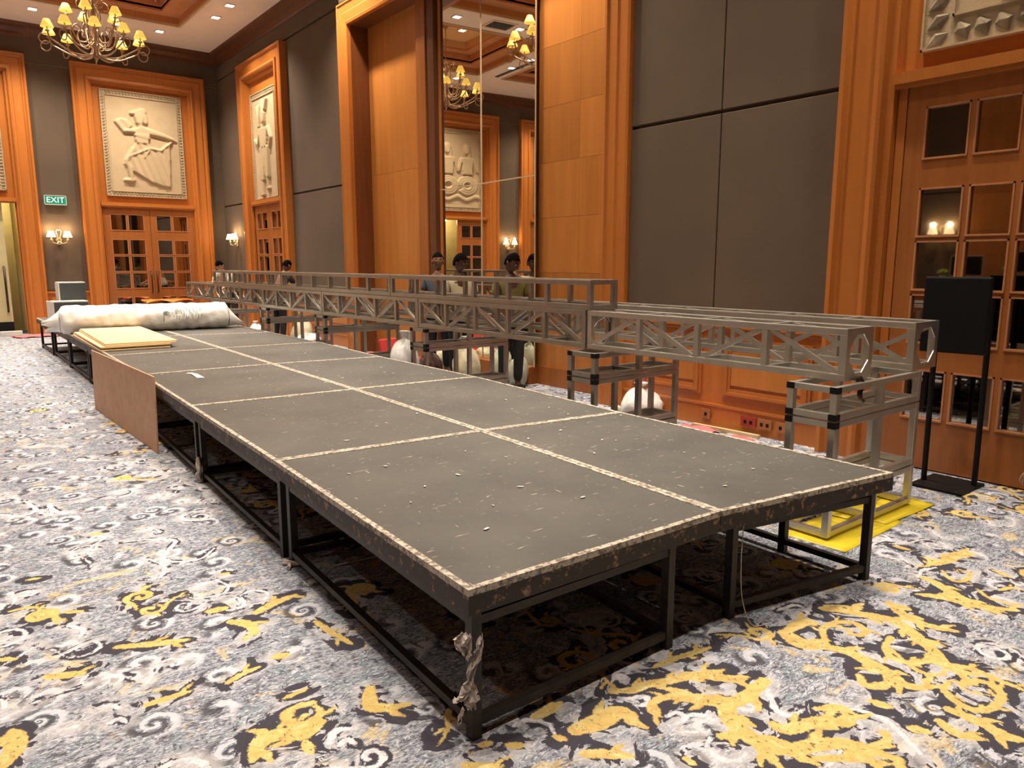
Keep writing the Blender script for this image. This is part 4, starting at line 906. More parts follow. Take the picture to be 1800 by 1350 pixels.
def bag_end(x0, dirx, seeds, droop):
    q = MB(); rd = random.Random(seeds); rows = 8; nn = 16; v = []
    for i in range(rows):
        t = i/(rows-1)
        for j in range(nn):
            a = 2*math.pi*j/nn; r = .15*(1-t)**1.2+.025+.02*t*math.sin(3*a+seeds)
            v.append((x0+dirx*(t*.22), r*math.cos(a)*(1+.3*t), max(.008, .17-droop*t+r*math.sin(a)*(1-.3*t)*.9)))
    q.add(v, [(i*nn+j, i*nn+(j+1) % nn, (i+1)*nn+(j+1) % nn, (i+1)*nn+j) for i in range(rows-1) for j in range(nn)], True); return q
bag_end(1.13, 1, 1, .12).build('gathered_end', 'white_bag', roll)
bag_end(-1.13, -1, 2, .02).build('gathered_end', 'white_bag', roll); bag_end(-1.10, -1, 5, .14).build('gathered_end', 'white_bag', roll)
q = MB(); rd = random.Random(9)
for k in range(26):
    x = .22+k*.02+rd.uniform(-.004, .004)
    for s in range(2):
        a0 = rd.uniform(-.2, .9); a1 = a0+rd.uniform(.12, .4)
        P = [(x+.008*math.sin(6*t), -(.212)*math.cos(t)*1.05, .212*math.sin(t)+.187) for t in np.linspace(a0, a1, 5)]
        q.tube(P, .0028, 4, False)
for k in range(5):
    x = .22+k*.012; P = [(x+.02*math.cos(t), -.2235*math.cos(.35+.12*math.sin(t)), .214*math.sin(.35+.12*math.sin(t))+.187) for t in np.linspace(0, 4.5, 9)]; q.tube(P, .003, 4, False)
o = q.build('printed_marks', 'ink', roll); o['kind'] = 'stuff'
q = MB(); q.lathe([(.2095, 0), (.2125, .004), (.2095, .008)], (0, 0, 0), 30, Matrix.Translation((.20, 0, .187)) @ Matrix.Rotation(math.pi/2, 4, 'Y') @ Matrix.Diagonal((.86, 1.04, 1, 1))); q.build('wrap_seam', 'ink', roll)
# ---------------------------------------------------------------- white steps
st = empty('portable_steps', (1.66, 13.55, ZS+.004), 0); tag(st, 'two-step block with pale sides and dark risers on the far left of the stage', 'steps')
q = MB(); q.box(-.16, .30, -.42, -.02, 0, .40, RZ(0)); q.box(-.02, .34, -.02, .34, 0, .68); q.build('riser_block', 'grey_face', st)
q = MB(); q.box(-.17, .30, -.42, -.02, .40, .415); q.box(-.175, -.16, -.42, .34, 0, .40); q.box(-.03, .34, -.02, .34, .68, .695); q.box(-.035, -.02, -.02, .34, .415, .68); q.build('tread_and_side', 'white', st)

# ================================================================ TRUSSES
def truss(name, X0, Y0, Y1, Z0, w, h, bays, label, diag=True, mat='alu', t=.040, plates=(True, True), group='aluminium box trusses'):
    root = empty(name, (X0, Y0, Z0)); tag(root, label, 'truss', group); L_ = Y1-Y0; m = t/2
    for xx in (m, w-m):
        for zz in (m, h-m):
            q = MB(); q.bar((xx, 0, zz), (xx, L_, zz), t); q.build('chord', mat, root, bevel=.004)
    st_ = L_/bays
    for k in range(bays+1):
        yy = min(max(k*st_, m), L_-m)
        for xx in (m, w-m):
            q = MB(); q.bar((xx, yy, t), (xx, yy, h-t), t*.92, t*.92, up=(0, 1, 0)); q.build('upright', mat, root)
        if k % 1 == 0:
            for zz in (m, h-m): q = MB(); q.bar((t, yy, zz), (w-t, yy, zz), t*.8); q.build('cross_member', mat, root)
    if diag:
        for k in range(bays):
            a, c = k*st_+t, (k+1)*st_-t
            up = k % 2 == 0
            for xx, fl in ((m, up), (w-m, not up)):
                z0, z1 = (t, h-t) if fl else (h-t, t)
                q = MB(); q.bar((xx, a, z0), (xx, c, z1), t*.75, t*.45, up=(1, 0, 0)); q.build('diagonal', mat, root)
            q = MB(); q.bar((t, a, h-m), (w-t, c, h-m), t*.5); q.build('diagonal', mat, root)
    for yy, on in ((0, plates[0]), (L_, plates[1])):
        if not on: continue
        q = MB(); y0, y1 = (yy-.006, yy) if yy == 0 else (yy, yy+.006); g = .042 if h > .25 else .036
        q.box(0, w, y0, y1, 0, g*.9); q.box(0, w, y0, y1, h-g*.9, h); q.box(0, g, y0, y1, g*.9, h-g*.9); q.box(w-g, w, y0, y1, g*.9, h-g*.9)
        if h > .25:
            for sx in (0, 1):
                for sz in (0, 1):
                    x_ = lambda u: g+u if sx == 0 else w-g-u
                    z_ = lambda u: g*.9+u if sz == 0 else h-g*.9-u
                    p = [(x_(0), z_(0)), (x_(.07), z_(0)), (x_(0), z_(.07))]
                    v = [(a, y0, c) for a, c in p]+[(a, y1, c) for a, c in p]; q.add(v, [(0, 1, 2), (3, 5, 4), (0, 3, 4, 1), (1, 4, 5, 2), (2, 5, 3, 0)])
        q.build('end_plate', mat, root)
        q = MB()
        for a in (.035, w-.035):
            for c in (.05, h-.05): q.lathe([(0, -.006), (.009, -.006), (.009, .0)], (0, 0, 0), 8, Matrix.Translation((a, y0 if yy == 0 else y1+.006, c)) @ Matrix.Rotation(math.pi/2 if yy == 0 else -math.pi/2, 4, 'X'))
        q.build('bolt', 'alu', root)
    return root
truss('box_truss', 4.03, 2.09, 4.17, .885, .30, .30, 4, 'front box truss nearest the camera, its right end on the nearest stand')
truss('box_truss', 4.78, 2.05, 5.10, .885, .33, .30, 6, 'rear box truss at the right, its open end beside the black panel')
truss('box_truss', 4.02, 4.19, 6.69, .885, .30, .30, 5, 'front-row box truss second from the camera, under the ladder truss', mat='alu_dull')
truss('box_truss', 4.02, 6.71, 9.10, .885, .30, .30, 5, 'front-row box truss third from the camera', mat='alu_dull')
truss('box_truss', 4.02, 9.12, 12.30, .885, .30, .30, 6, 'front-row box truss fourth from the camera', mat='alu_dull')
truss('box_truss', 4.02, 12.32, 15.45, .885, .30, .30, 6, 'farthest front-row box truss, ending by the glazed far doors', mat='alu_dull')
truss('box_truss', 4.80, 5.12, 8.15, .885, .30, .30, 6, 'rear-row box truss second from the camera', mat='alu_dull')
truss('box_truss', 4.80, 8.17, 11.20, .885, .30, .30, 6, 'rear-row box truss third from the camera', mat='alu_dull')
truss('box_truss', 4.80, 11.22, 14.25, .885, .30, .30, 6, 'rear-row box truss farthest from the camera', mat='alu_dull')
truss('ladder_truss', 4.03, 4.15, 7.296, 1.188, .30, .23, 6, 'shallow ladder truss lying on top, its square end nearest the camera', diag=False, mat='alu_dull', group='shallow ladder trusses on top')
truss('ladder_truss', 4.03, 7.312, 10.496, 1.188, .30, .23, 6, 'shallow ladder truss on top, middle length', diag=False, mat='alu_dull', group='shallow ladder trusses on top')
truss('ladder_truss', 4.03, 10.512, 13.70, 1.188, .30, .23, 6, 'shallow ladder truss on top, farthest length', diag=False, mat='alu_dull', group='shallow ladder trusses on top')
# ---------------------------------------------------------------- stands of stacked aluminium frames
def frame_box(parent, w, d, z0, z1, mids, mat='alu'):
    t = .040; root = empty('stand_frame'); root.parent = parent
    lv = z1-z0
    for zz in (z0+t/2, z1-t/2):
        q = MB()
        for yy in (t/2, d-t/2): q.bar((t, yy, zz), (w-t, yy, zz), t*.9)
        for xx in (t/2, w-t/2): q.bar((xx, t, zz), (xx, d-t, zz), t*.9)
        if mids: q.bar((w*.5, t, zz), (w*.5, d-t, zz), t*.8)
        q.build('rail', mat, root, bevel=.003)
    for xx in (t/2, w-t/2):
        for yy in (t/2, d-t/2):
            q = MB(); q.box(xx-t/2, xx+t/2, yy-t/2, yy+t/2, z0+.001, z1-.001); q.build('post', mat, root, bevel=.003)
            for zz in (z0, z1-t*1.0):
                if xx < t and zz > .25: q = MB(); q.box(xx-t/2-.003, xx+t/2+.003, yy-t/2-.003, yy+t/2+.003, zz+.002, zz+t-.002); q.build('corner_cap', 'black', root)
    for f in mids:
        for yy in (t/2, d-t/2): q = MB(); q.box(w*f-t/2, w*f+t/2, yy-t/2, yy+t/2, z0+t*.9, z1-t*.9); q.build('post', mat, root)
    return root
def stand(x, y, w, label, mat='alu', zs=(0, .27, .68, .88), z=.002):
    root = empty('truss_stand', (x, y, z)); tag(root, label, 'stand', 'truss stands')
    d = .30
    for i in range(len(zs)-1): frame_box(root, w, d, zs[i]+.002, zs[i+1]-.002, (.52,), mat)
    return root
stand(3.84, 2.02, 1.03, 'nearest truss stand, standing partly on yellow sheets', zs=(0, .26, .67, .866), z=.016)
stand(3.88, 3.93, .98, 'second truss stand from the camera, behind the stage', 'alu_dull')
stand(3.98, 6.50, 1.08, 'third truss stand from the camera, before the mirror', 'alu_dull')
stand(4.00, 9.00, 1.10, 'fourth truss stand, in front of the red cushion', 'alu_dull')
stand(4.0, 11.05, 1.05, 'fifth truss stand from the camera', 'alu_dull')
stand(4.0, 13.6, 1.05, 'farthest truss stand, beyond the white roll', 'alu_dull')
q = MB(); P = [(4.16, 2.07, .90), (4.17, 2.055, .86), (4.15, 2.05, .80), (4.19, 2.045, .76)]
q.tube([tuple(v) for v in catmull(P, 4)], [.022]*5+[.015]*5+[.010]*3, 7); q.tube([(4.16, 2.055, .86), (4.08, 2.06, .84), (4.05, 2.07, .83)], .008, 6)
tag(q.build('tie_strap', 'bronze'), 'dark strap knotted round the near end of the front truss', 'strap')
# yellow sheets
for k, (x0, x1, y0, y1, a, lb) in enumerate([(-.62, .12, -.22, .16, .04, 'left yellow plastic sheet under the nearest stand'), (.0, .62, -.18, .17, -.03, 'right yellow plastic sheet poking out beyond the nearest stand'), (-.1, .60, .02, .22, .12, 'folded yellow sheet behind the nearest stand')]):
    n1, n2 = 14, 6; v = []
    for jj in range(n2):
        for ii in range(n1):
            x = x0+(x1-x0)*ii/(n1-1); y = y0+(y1-y0)*jj/(n2-1); v.append((x, y, .004+.003*k+.0015*math.sin(13*x+5*y+k)))
    q = MB(); f = [(jj*n1+ii, jj*n1+ii+1, (jj+1)*n1+ii+1, (jj+1)*n1+ii) for jj in range(n2-1) for ii in range(n1-1)]; q.add(v, f, True)
    o = q.build('yellow_sheet', 'yellow'); so = o.modifiers.new('thick', 'SOLIDIFY'); so.thickness = .002; o.location = (4.38, 2.12, 0); o.rotation_euler = (0, 0, a); tag(o, lb, 'sheet', 'yellow sheets on the carpet')
# ---------------------------------------------------------------- black panel on two-pole stand
tv = empty('display_stand', (5.45, 2.01, .0), 0); tag(tv, 'flat black panel on a two-pole floor stand before the right-hand door', 'display')
BA = Matrix.Translation((0, 0, 0)) @ RZ(math.radians(-83))
q = MB(); q.box(-.21, .18, -.02, .02, .96, 1.46, Matrix.Translation((-.15, 0, 0)) @ BA); q.build('screen_panel', 'black', tv, bevel=.008)
q = MB(); q.box(-.20, .17, -.024, -.02, .97, 1.45, Matrix.Translation((-.15, 0, 0)) @ BA); q.build('screen_back_cover', 'black', tv, bevel=.002)
for (px, py) in ((.03, .19), (.16, -.09)):
    q = MB(); q.tube([(px, py, .02), (px-.02, py, 1.30)], .019, 10); q.build('pole', 'black', tv)
q = MB(); q.box(-.12, -.02, .02, .05, 1.15, 1.22); q.bar((-.10, .0, 1.18), (.02, .17, 1.18), .025); q.bar((-.10, -.02, 1.18), (.14, -.09, 1.18), .025); q.build('bracket', 'black', tv)
q = MB(); q.box(-.13, .27, -.12, .22, 0, .018); q.build('base_plate', 'black', tv, bevel=.004)

# ================================================================ BAGS AND CLUTTER
def blobbag(name, mat, loc, r, label, cat='bag', seed=1, top=True, jit=.16, extra=None):
    root = empty(name, loc); tag(root, label, cat)
    q = MB(); q.blob((0, 0, r[2]*.92), r, 34, 22, jit, seed, .8); rd = random.Random(seed)
    dirs = [(rd.uniform(10, 34), rd.uniform(10, 34), rd.uniform(8, 26), rd.uniform(0, 6), rd.uniform(.4, 1)) for _ in range(7)]
    vv = []
    for p in q.v:
        n_ = sum(a*(1-abs(math.sin(p[0]*u+p[1]*v_+p[2]*w_+ph))) for u, v_, w_, ph, a in dirs)/7
        k = 1+.22*(n_-.25); taper = 1-.35*max(0, (p[2]-r[2])/r[2]) if top else 1
        vv.append((p[0]*k*taper, p[1]*k*taper, max(.004, p[2]*(1+.05*n_))))
    q.v = vv; q.build('bag_body', mat, root)
    if top:
        q = MB(); q.lathe([(r[0]*.42, 0), (r[0]*.18, r[2]*.28), (r[0]*.12, r[2]*.36), (r[0]*.30, r[2]*.62), (r[0]*.34, r[2]*.66)], (0, 0, r[2]*1.66), 12); q.build('gathered_neck', mat, root)
    return root
blobbag('plastic_bag', 'white_bag', (5.62, 5.02, 0), (.22, .20, .15), 'white plastic bag with pink bundle, on the carpet behind the second stand', seed=4)
blobbag('plastic_bag', 'pink', (5.42, 4.66, 0), (.13, .13, .07), 'pink cloth bundle at the foot of the white bag', seed=8, top=False)
cup = empty('paper_cup', (5.62, 5.0, .37)); tag(cup, 'small pinkish printed cup standing on the white bag', 'cup')
q = MB(); q.lathe([(0, 0), (.038, 0), (.05, .12), (.047, .12), (.036, .01)], (0, 0, 0), 14); q.build('cup_wall', 'pink', cup); q = MB(); q.lathe([(.051, .115), (.053, .12), (.053, .13), (0, .132)], (0, 0, 0), 14); q.build('lid', 'white', cup)
q = MB(); q.box(-.04, .04, -.07, .07, 0, .02, Matrix.Rotation(.3, 4, 'X')); q.box(-.035, .035, -.05, .05, .02, .035, Matrix.Rotation(.3, 4, 'X')); o = q.build('folded_cap', 'cream_bag'); o.location = (5.6, 5.18, .54); o.rotation_euler[2] = .3; tag(o, 'small cream packet on the carpet behind the white bag', 'packet')
o.location = (5.70, 5.42, .0)
blobbag('plastic_bag', 'white_bag', (4.98, 8.68, 0), (.19, .20, .28), 'tall white plastic bag against the third stand', seed=2)
q = MB(); q.box(-.02, .02, -.11, .11, 0, .62); o = q.build('white_board_offcut', 'white', bevel=.004); o.location = (5.16, 8.95, 0); tag(o, 'narrow white board standing behind the tall white bag', 'board')
blobbag('plastic_bag', 'clear_bag', (5.86, 7.66, .0), (.13, .16, .24), 'pale green plastic bag leaning on the mirror foot, left one', seed=5)
blobbag('plastic_bag', 'clear_bag', (5.86, 7.32, .0), (.12, .15, .20), 'pale green plastic bag leaning on the mirror foot, right one', seed=11)
blobbag('cloth_bag', 'cream_bag', (5.35, 7.75, 0), (.19, .17, .27), 'cream cloth bag with leaf print beside the patterned clothes', seed=6)
blobbag('cloth_bundle', 'brown_bag', (5.05, 8.15, 0), (.15, .15, .2), 'dark patterned cloth bundle by the third stand', 'bundle', seed=13, top=False)
blobbag('cloth_bundle', 'cream_bag', (5.78, 8.95, 0), (.18, .16, .16), 'pale folded cloth bundle behind the patterned one', 'bundle', seed=14, top=False)
blobbag('cloth_bag', 'cream_bag', (5.42, 13.2, 0), (.20, .20, .28), 'cream sack behind the fifth stand', seed=7)
blobbag('plastic_bag', 'white_bag', (5.3, 12.7, 0), (.26, .3, .14), 'crumpled white bag on the carpet by the fifth stand', seed=17, top=False, jit=.35)
blobbag('plastic_bag', 'white_bag', (5.25, 15.2, 0), (.16, .2, .16), 'small white bag near the farthest stand', seed=21)
# chair seen as red back and seat
rc_ = empty('floor_chair', (5.40, 9.75, 0), .3); tag(rc_, 'low red padded chair seen between the stand legs', 'chair')
q = MB(); q.box(-.20, .20, -.03, .03, .14, .44, Matrix.Rotation(-.22, 4, 'X')); q.build('backrest', 'red', rc_, bevel=.02)
q = MB(); q.box(-.20, .20, -.40, -.02, .12, .17); q.build('seat', 'red', rc_, bevel=.02)
for sx in (-.17, .17):
    for sy in (-.37, -.04): q = MB(); q.tube([(sx, sy, 0), (sx, sy, .13)], .012, 8); q.build('leg', 'black', rc_)
blobbag('cushion', 'pink', (5.35, 10.45, 0), (.16, .16, .09), 'small round pink cushion left of the red chair', 'cushion', seed=3, top=False, jit=.05)
def rag(x, y, mat, lb, s=1, seed=1):
    n1 = 12; rd = random.Random(seed); v = []
    for j in range(n1):
        for i in range(n1):
            u = (i/(n1-1)-.5)*.5*s; w_ = (j/(n1-1)-.5)*.34*s; v.append((u+.03*math.sin(9*w_+seed), w_+.03*math.sin(8*u), .012+.022*abs(math.sin(11*u+seed)*math.cos(13*w_))))
    q = MB(); q.add(v, [(j*n1+i, j*n1+i+1, (j+1)*n1+i+1, (j+1)*n1+i) for j in range(n1-1) for i in range(n1-1)], True)
    o = q.build('cloth_rag', mat); o.location = (x, y, 0); so = o.modifiers.new('thick', 'SOLIDIFY'); so.thickness = .004; return tag(o, lb, 'cloth')
rag(5.35, 4.22, 'pink', 'crumpled pink cloth on the carpet by the wall socket', 1.1, 2); rag(5.45, 3.75, 'pink', 'small pink cloth scrap under the red socket', .7, 5)
rag(1.75, 18.6, 'pink', 'pink cloth dropped on the carpet at the far left', 1.6, 3)
q = MB(); q.box(-.02, .02, -.35, .35, 0, .03); o = q.build('wood_batten', 'ply'); o.location = (5.70, 4.05, .0); o.rotation_euler[2] = .05; tag(o, 'short yellow wood batten along the wall foot', 'wood')
q = MB(); q.box(-.2, .2, -.06, .06, 0, .10); o = q.build('door_wedge_block', 'white', bevel=.01); o.location = (1.35, 19.15, 0); tag(o, 'small pale block on the floor by the open beige door', 'block')
# orange case and dark trunks at the far doors
cs = empty('road_case', (4.35, 18.4, 0)); tag(cs, 'low dark case with an orange sheet over it before the far doors', 'case')
q = MB(); q.box(-.55, .55, -.25, .25, .06, .60); q.build('case_body', 'black', cs, bevel=.01); q = MB(); q.box(-.56, .56, -.26, .26, .60, .64); q.build('case_lid', 'alu_dull', cs, bevel=.006)
for sx in (-.45, .45):
    for sy in (-.18, .18): q = MB(); q.lathe([(0, -.015), (.03, -.015), (.03, .015), (0, .015)], (0, 0, 0), 12, Matrix.Translation((sx, sy, .03)) @ Matrix.Rotation(math.pi/2, 4, 'Y')); q.build('castor', 'black', cs)
q = MB(); n1 = 10; v = [(-.5+1.0*i/(n1-1), -.28+.56*j/(n1-1), .655+.07*abs(math.sin(2.5*i+j))) for j in range(n1) for i in range(n1)]
q.add(v, [(j*n1+i, j*n1+i+1, (j+1)*n1+i+1, (j+1)*n1+i) for j in range(n1-1) for i in range(n1-1)], True); o = q.build('orange_sheet', 'orange'); o.location = (4.35, 18.4, .0); so = o.modifiers.new('t', 'SOLIDIFY'); so.thickness = .005; tag(o, 'crumpled bright orange sheet on the dark case', 'sheet')
# sockets
for k, (y, z, w, mat, lb) in enumerate([(4.33, .12, .10, 'socket', 'square wall socket plate farthest left on the skirting'), (3.86, .12, .16, 'socket_red', 'red wide socket plate on the skirting'), (3.69, .12, .14, 'socket', 'wide socket plate between the red plate and the small one'), (3.53, .12, .09, 'socket', 'small wall socket plate nearest the stand')]):
    r = empty('wall_socket', (5.785, y, z), HP); tag(r, lb, 'socket')
    q = MB(); q.box(-w/2, w/2, -.012, .0, -.045, .045); q.build('plate', mat, r, bevel=.003)
    for s in ((-.03, .03) if w > .12 else (0,)): q = MB(); q.box(s-.014, s+.014, -.016, -.012, -.02, .012); q.build('socket_hole', 'black', r, bevel=.002)
# road cases seen in the reflections
for k, (x, y, w, d, h, lb) in enumerate([(-2.6, 4.4, .9, .6, 1.32, 'tall black road case with aluminium edges, reflected in the glazed door'), (-2.6, 5.4, .9, .6, 1.25, 'second tall black road case beside the flowers, reflected in the glazed door')]):
    r = empty('road_case', (x, y, 0)); tag(r, lb, 'case')
    q = MB(); q.box(-w/2, w/2, -d/2, d/2, .08, h); q.build('case_body', 'black', r)
    q = MB()
    for a in (-1, 1):
        for b_ in (-1, 1):
            q.box(a*w/2-.015, a*w/2+.015, b_*d/2-.015, b_*d/2+.015, .08, h+.01); q.box(-w/2, w/2, b_*d/2-.015, b_*d/2+.015, (h-.01 if a > 0 else .08), (h+.012 if a > 0 else .11)); q.box(a*w/2-.015, a*w/2+.015, -d/2, d/2, (h-.01 if b_ > 0 else .08), (h+.012 if b_ > 0 else .11))
    q.build('edge_profile', 'alu', r)
    for a in (-.35, .35):
        for b_ in (-.2, .2): q = MB(); q.blob((a, b_, .04), (.04, .02, .04), 8, 6); q.build('castor', 'black', r)
    m_ = empty('monitor', (x, y-.05, h+.012), math.pi/2+.2*(k-.5)); tag(m_, ['black monitor with pale rim on the first road case', 'black monitor with pale rim on the second road case'][k], 'monitor')
    q = MB(); q.box(-.26, .26, -.01, .015, .07, .40); q.build('screen', 'black', m_, bevel=.004); q = MB(); q.box(-.27, .27, -.014, .012, .055, .07); q.box(-.27, .27, -.014, .012, .40, .412); q.box(-.27, -.26, -.014, .012, .07, .40); q.box(.26, .27, -.014, .012, .07, .40); q.box(-.10, .10, -.06, .06, 0, .01); q.box(-.02, .02, -.01, .01, .01, .07); q.build('rim_and_foot', 'white', m_)
    f_ = empty('flower_pot', (x+.25, y+.22, h+.012)); tag(f_, ['round lime-green flower bunch on the first road case', 'round lime-green flower bunch on the second road case'][k], 'flowers')
    q = MB(); q.lathe([(0, 0), (.04, 0), (.055, .07), (.05, .07), (.04, .01)], (0, 0, 0), 12); q.build('pot', 'white', f_)
    q = MB(); rd = random.Random(k)
    for i in range(60):
        a = rd.uniform(0, 6.28); t = rd.uniform(0, 1.4); c = Vector((.09*math.sin(t)*math.cos(a), .09*math.sin(t)*math.sin(a), .10+.07*math.cos(t))); q.blob(c, (.018, .018, .012), 5, 3)
    q.build('flower_heads', 'lime', f_)

# ================================================================ PEOPLE
def skinmesh(name, chains, mat, parent, sub=2):
    """chains: list of (points, radii); a chain whose first point equals an earlier point is welded to it"""
    V = []; R_ = []; E = []; key = {}
    for P, R in chains:
        prev = None
        for p, r in zip(P, R):
            k = tuple(round(c, 4) for c in p)
            if k not in key: key[k] = len(V); V.append(k); R_.append(r if isinstance(r, tuple) else (r, r))
            i = key[k]
            if prev is not None and prev != i: E.append((prev, i))
            prev = i
    me = bpy.data.meshes.new(name); me.from_pydata(V, E, []); me.materials.append(M[mat])
    o = bpy.data.objects.new(name, me); COL.objects.link(o); o.parent = parent
    sk = o.modifiers.new('skin', 'SKIN'); sk.use_smooth_shade = True
    for i, v in enumerate(me.skin_vertices[0].data): v.radius = R_[i]; v.use_root = (i == 0)
    sb = o.modifiers.new('sub', 'SUBSURF'); sb.levels = sub; sb.render_levels = sub
    return o
def person(loc, rz, label, lean=0, nod=0, turn=0, shirt='sh_grey', skin='skin', trousers='trouser', hair='hair', arms=None, H=1.0, crouch=False, bushy=1.0):
    root = empty('person', loc, rz); tag(root, label, 'person')
    hipz = .90*H if not crouch else .42
    fw = lambda p: p
    # faces -y.  spine leans forward (towards -y)
    def sp(t, x=0, y=0):  # t metres above the hip
        return (x*H, (-math.sin(lean)*t+y*math.cos(lean))*H, hipz+(math.cos(lean)*t+y*math.sin(lean)*0)*H)
    pelvis = sp(0); waist = sp(.14); chest = sp(.34); neck0 = sp(.50); neck1 = sp(.57)
    hd = Vector(neck1)+Vector((0, -math.sin(lean+nod)*.10, math.cos(lean+nod)*.10))*H
    body = [([pelvis, waist, chest, neck0, neck1], [(.125, .10), (.115, .085), (.145, .095), (.06, .055), (.052, .052)])]
    cloth = [([sp(-.04), waist, chest, sp(.46)], [(.15, .12), (.13, .10), (.162, .112), (.085, .075)])]
    legs = []
    arms = arms or {1: ((.05, -.02, -.28), (.02, -.06, -.25)), -1: ((-.05, -.02, -.28), (-.02, -.06, -.25))}
    for s in (-1, 1):
        hip = (s*.09*H, pelvis[1], pelvis[2]-.05)
        if crouch:
            knee = (s*.17, -.36, .50); ank = (s*.15, -.12, .09); toe = (s*.17, -.30, .04)
        else:
            knee = (s*.10*H, -.02, .48*H); ank = (s*.10*H, .02, .08*H); toe = (s*.12*H, -.14, .035*H)
        body.append(([pelvis, hip, knee, ank, toe], [(.125, .10), .085, .055, .04, .035]))
        legs.append(([pelvis, hip, knee, (ank[0], ank[1], ank[2]+.03)], [(.14, .115), .098, .070, .058]))
        sh = sp(.44, s*.17); a1, a2 = arms[s]
        el = Vector(sh)+Vector(a1)*H; wr_ = el+Vector(a2)*H
        body.append(([chest, sh, tuple(el), tuple(wr_)], [(.145, .095), .055, .038, .028]))
        mid = Vector(sh)*.35+el*.65
        cloth.append(([chest, sh, tuple(mid)], [(.162, .112), .070, .056]))
        # hand: palm and five fingers
        d = (wr_-el).normalized(); side = Vector((s, 0, 0)); side = (side-d*side.dot(d)).normalized(); nrm = d.cross(side)
        palm = wr_+d*.055*H
        body.append(([tuple(wr_), tuple(palm)], [.028, (.036, .018)]))
        for fi, (o_, ln) in enumerate(((-.027, .060), (-.009, .072), (.009, .068), (.026, .054))):
            b0 = palm+nrm*o_+d*.012; b1 = b0+d*ln*.5; b2 = b0+d*ln*.85-side*ln*.35
            body.append(([tuple(palm), tuple(b0), tuple(b1), tuple(b2)], [(.036, .018), .010, .009, .007]))
        t0 = wr_+d*.02-nrm*.032; t1 = t0+d*.03-nrm*.02; body.append(([tuple(wr_), tuple(t0), tuple(t1)], [.028, .012, .009]))
    skinmesh('body', body, skin, root)
    skinmesh('shirt', cloth, shirt, root)
    skinmesh('trousers', legs, trousers, root)
    # head
    T = Matrix.Translation(hd) @ RZ(turn) @ Matrix.Rotation(lean+nod, 4, 'X')
    hh = .118*H
    def head_pt(a, t):
        x = math.sin(t)*math.cos(a); y = math.sin(t)*math.sin(a); z = math.cos(t)
        r = Vector((x*.074, y*.092, z*.115))*H
        if z < -.1: r.x *= 1-.35*(-z); r.y *= 1-.18*(-z)
        f = max(0, -y)
        g = math.exp(-((x/.22)**2))*f
        r.y -= .022*H*g*math.exp(-((z+.10)/.22)**2)            # nose
        r.y -= .007*H*g*math.exp(-((z+.52)/.10)**2)            # lips
        r.y -= .006*H*f*math.exp(-((z+.85)/.15)**2)            # chin
        r.y += .010*H*f*math.exp(-(((abs(x)-.38)/.16)**2))*math.exp(-((z-.10)/.14)**2)   # eye sockets
        r.y -= .004*H*f*math.exp(-((z-.30)/.12)**2)            # brow
        return T @ r
    q = MB(); n, m_ = 28, 22
    q.add([head_pt(2*math.pi*j/n, math.pi*(i+.001)/m_*.999) for i in range(m_+1) for j in range(n)], [(i*n+j, (i+1)*n+j, (i+1)*n+(j+1) % n, i*n+(j+1) % n) for i in range(m_) for j in range(n)], True)
    for s in (-1, 1): q.blob(T @ Vector((s*.076*H, .008, -.005)), (.012, .018, .032), 8, 6)
    hdobj = q.build('head', skin, root)
    for s in (-1, 1):
        q = MB(); q.blob(T @ Vector((s*.030*H, -.083*H, .012*H)), (.013, .009, .008), 8, 6); q.build('eye', 'eye', hdobj)
        q = MB(); q.blob(T @ Vector((s*.030*H, -.0905*H, .012*H)), (.006, .004, .006), 6, 4); q.build('pupil', 'hair', hdobj)
        q = MB(); q.tube([T @ Vector((s*(.018+.014*k)*H, -.090*H+.003*k, (.032+.003*(k == 1))*H)) for k in range(3)], .0035, 5); q.build('eyebrow', 'hair', hdobj)
    q = MB()
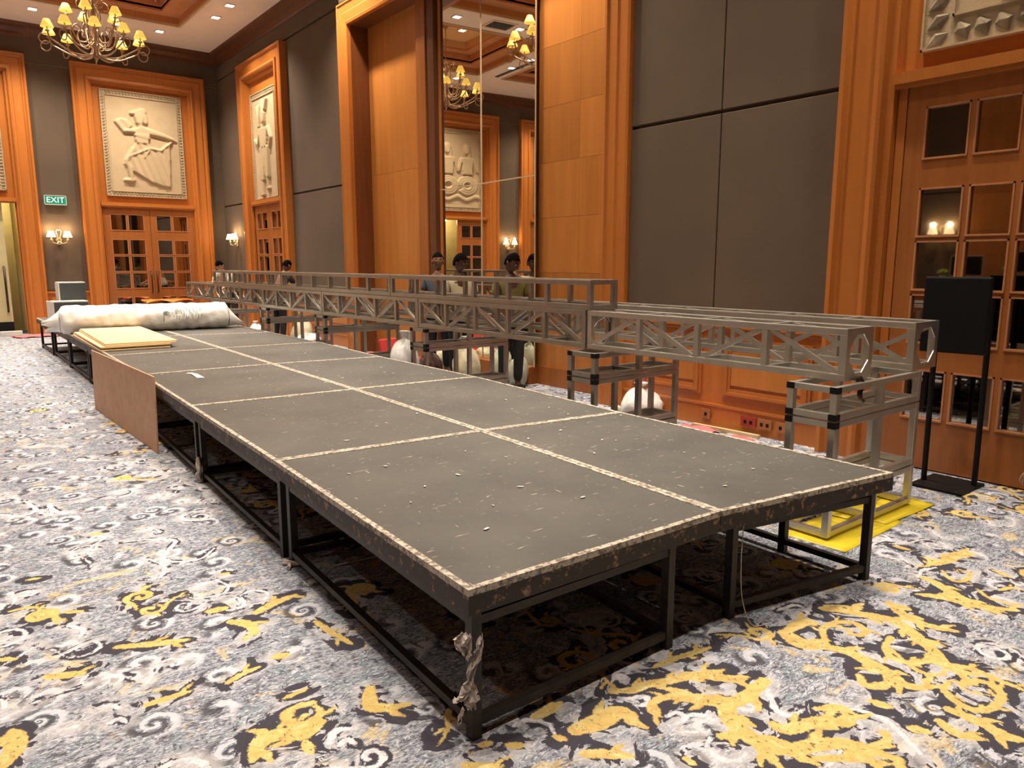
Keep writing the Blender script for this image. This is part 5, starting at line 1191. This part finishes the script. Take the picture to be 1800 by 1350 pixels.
    def hair_pt(a, t):
        p = Vector((math.sin(t)*math.cos(a)*.074, math.sin(t)*math.sin(a)*.092, math.cos(t)*.115))*H*(1.10+.10*(bushy-1)*3)
        p += Vector((random.uniform(-.002, .002), 0, random.uniform(-.002, .002)))
        return T @ p
    rows = 9; v = []
    for i in range(rows+1):
        for j in range(n):
            a = 2*math.pi*j/n; lim = 1.02 if math.sin(a) < -.35 else (1.9 if math.sin(a) > .2 else 1.35)
            v.append(hair_pt(a, lim*(i+.01)/rows))
    q.add(v, [(i*n+j, (i+1)*n+j, (i+1)*n+(j+1) % n, i*n+(j+1) % n) for i in range(rows) for j in range(n)], True); q.build('hair', hair, hdobj)
    # shoes
    for s in (-1, 1):
        x = s*(.15 if crouch else .10*H); y = -.12 if crouch else .02
        q = MB(); q.blob((x+s*.01, y-.07, .045), (.048, .14, .045), 12, 8, 0, 0, .7); q.build('shoe', 'black', root)
    return root
toc = lambda x, y: math.atan2(x, -y)  # heading so that -y faces the point (x, y) offset
person((5.50, 8.62, 0), -.75, 'man in grey-blue shirt standing left of the mirror, facing the stage', shirt='sh_grey', skin='skin', nod=.05, turn=.25, H=1.0)
person((5.52, 8.12, 0), -.35, 'person with bushy black hair and cream shirt in front of the mirror', shirt='sh_cream', skin='skin_dark', nod=.25, turn=.7, H=.985, bushy=1.35)
person((5.50, 7.02, 0), -.3, 'person in olive shirt bowing the head at the right edge of the mirror', shirt='sh_olive', skin='skin_dark', nod=.45, turn=.6, H=.99)
person((5.22, 16.6, 0), -.9, 'man in white shirt bending over in the dark far corner', shirt='sh_white', skin='skin_light', lean=.45, nod=.3, H=1.0, arms={1: ((.02, -.16, -.22), (-.05, -.20, -.10)), -1: ((-.02, -.16, -.22), (.05, -.20, -.10))})
person((5.34, 14.1, 0), 1.9, 'man in black shirt bending before the second relief frame', shirt='sh_black', skin='skin', lean=.35, nod=.2, H=.98, arms={1: ((.02, -.16, -.22), (-.05, -.20, -.10)), -1: ((-.02, -.16, -.22), (.05, -.20, -.10))})
person((5.54, 1.20, 0), math.pi-.15, 'crouching person in black and white striped trousers cut off by the right picture edge', shirt='sh_cream', skin='skin_light', trousers='striped', lean=.5, nod=.3, crouch=True)
bpy.context.view_layer.update()
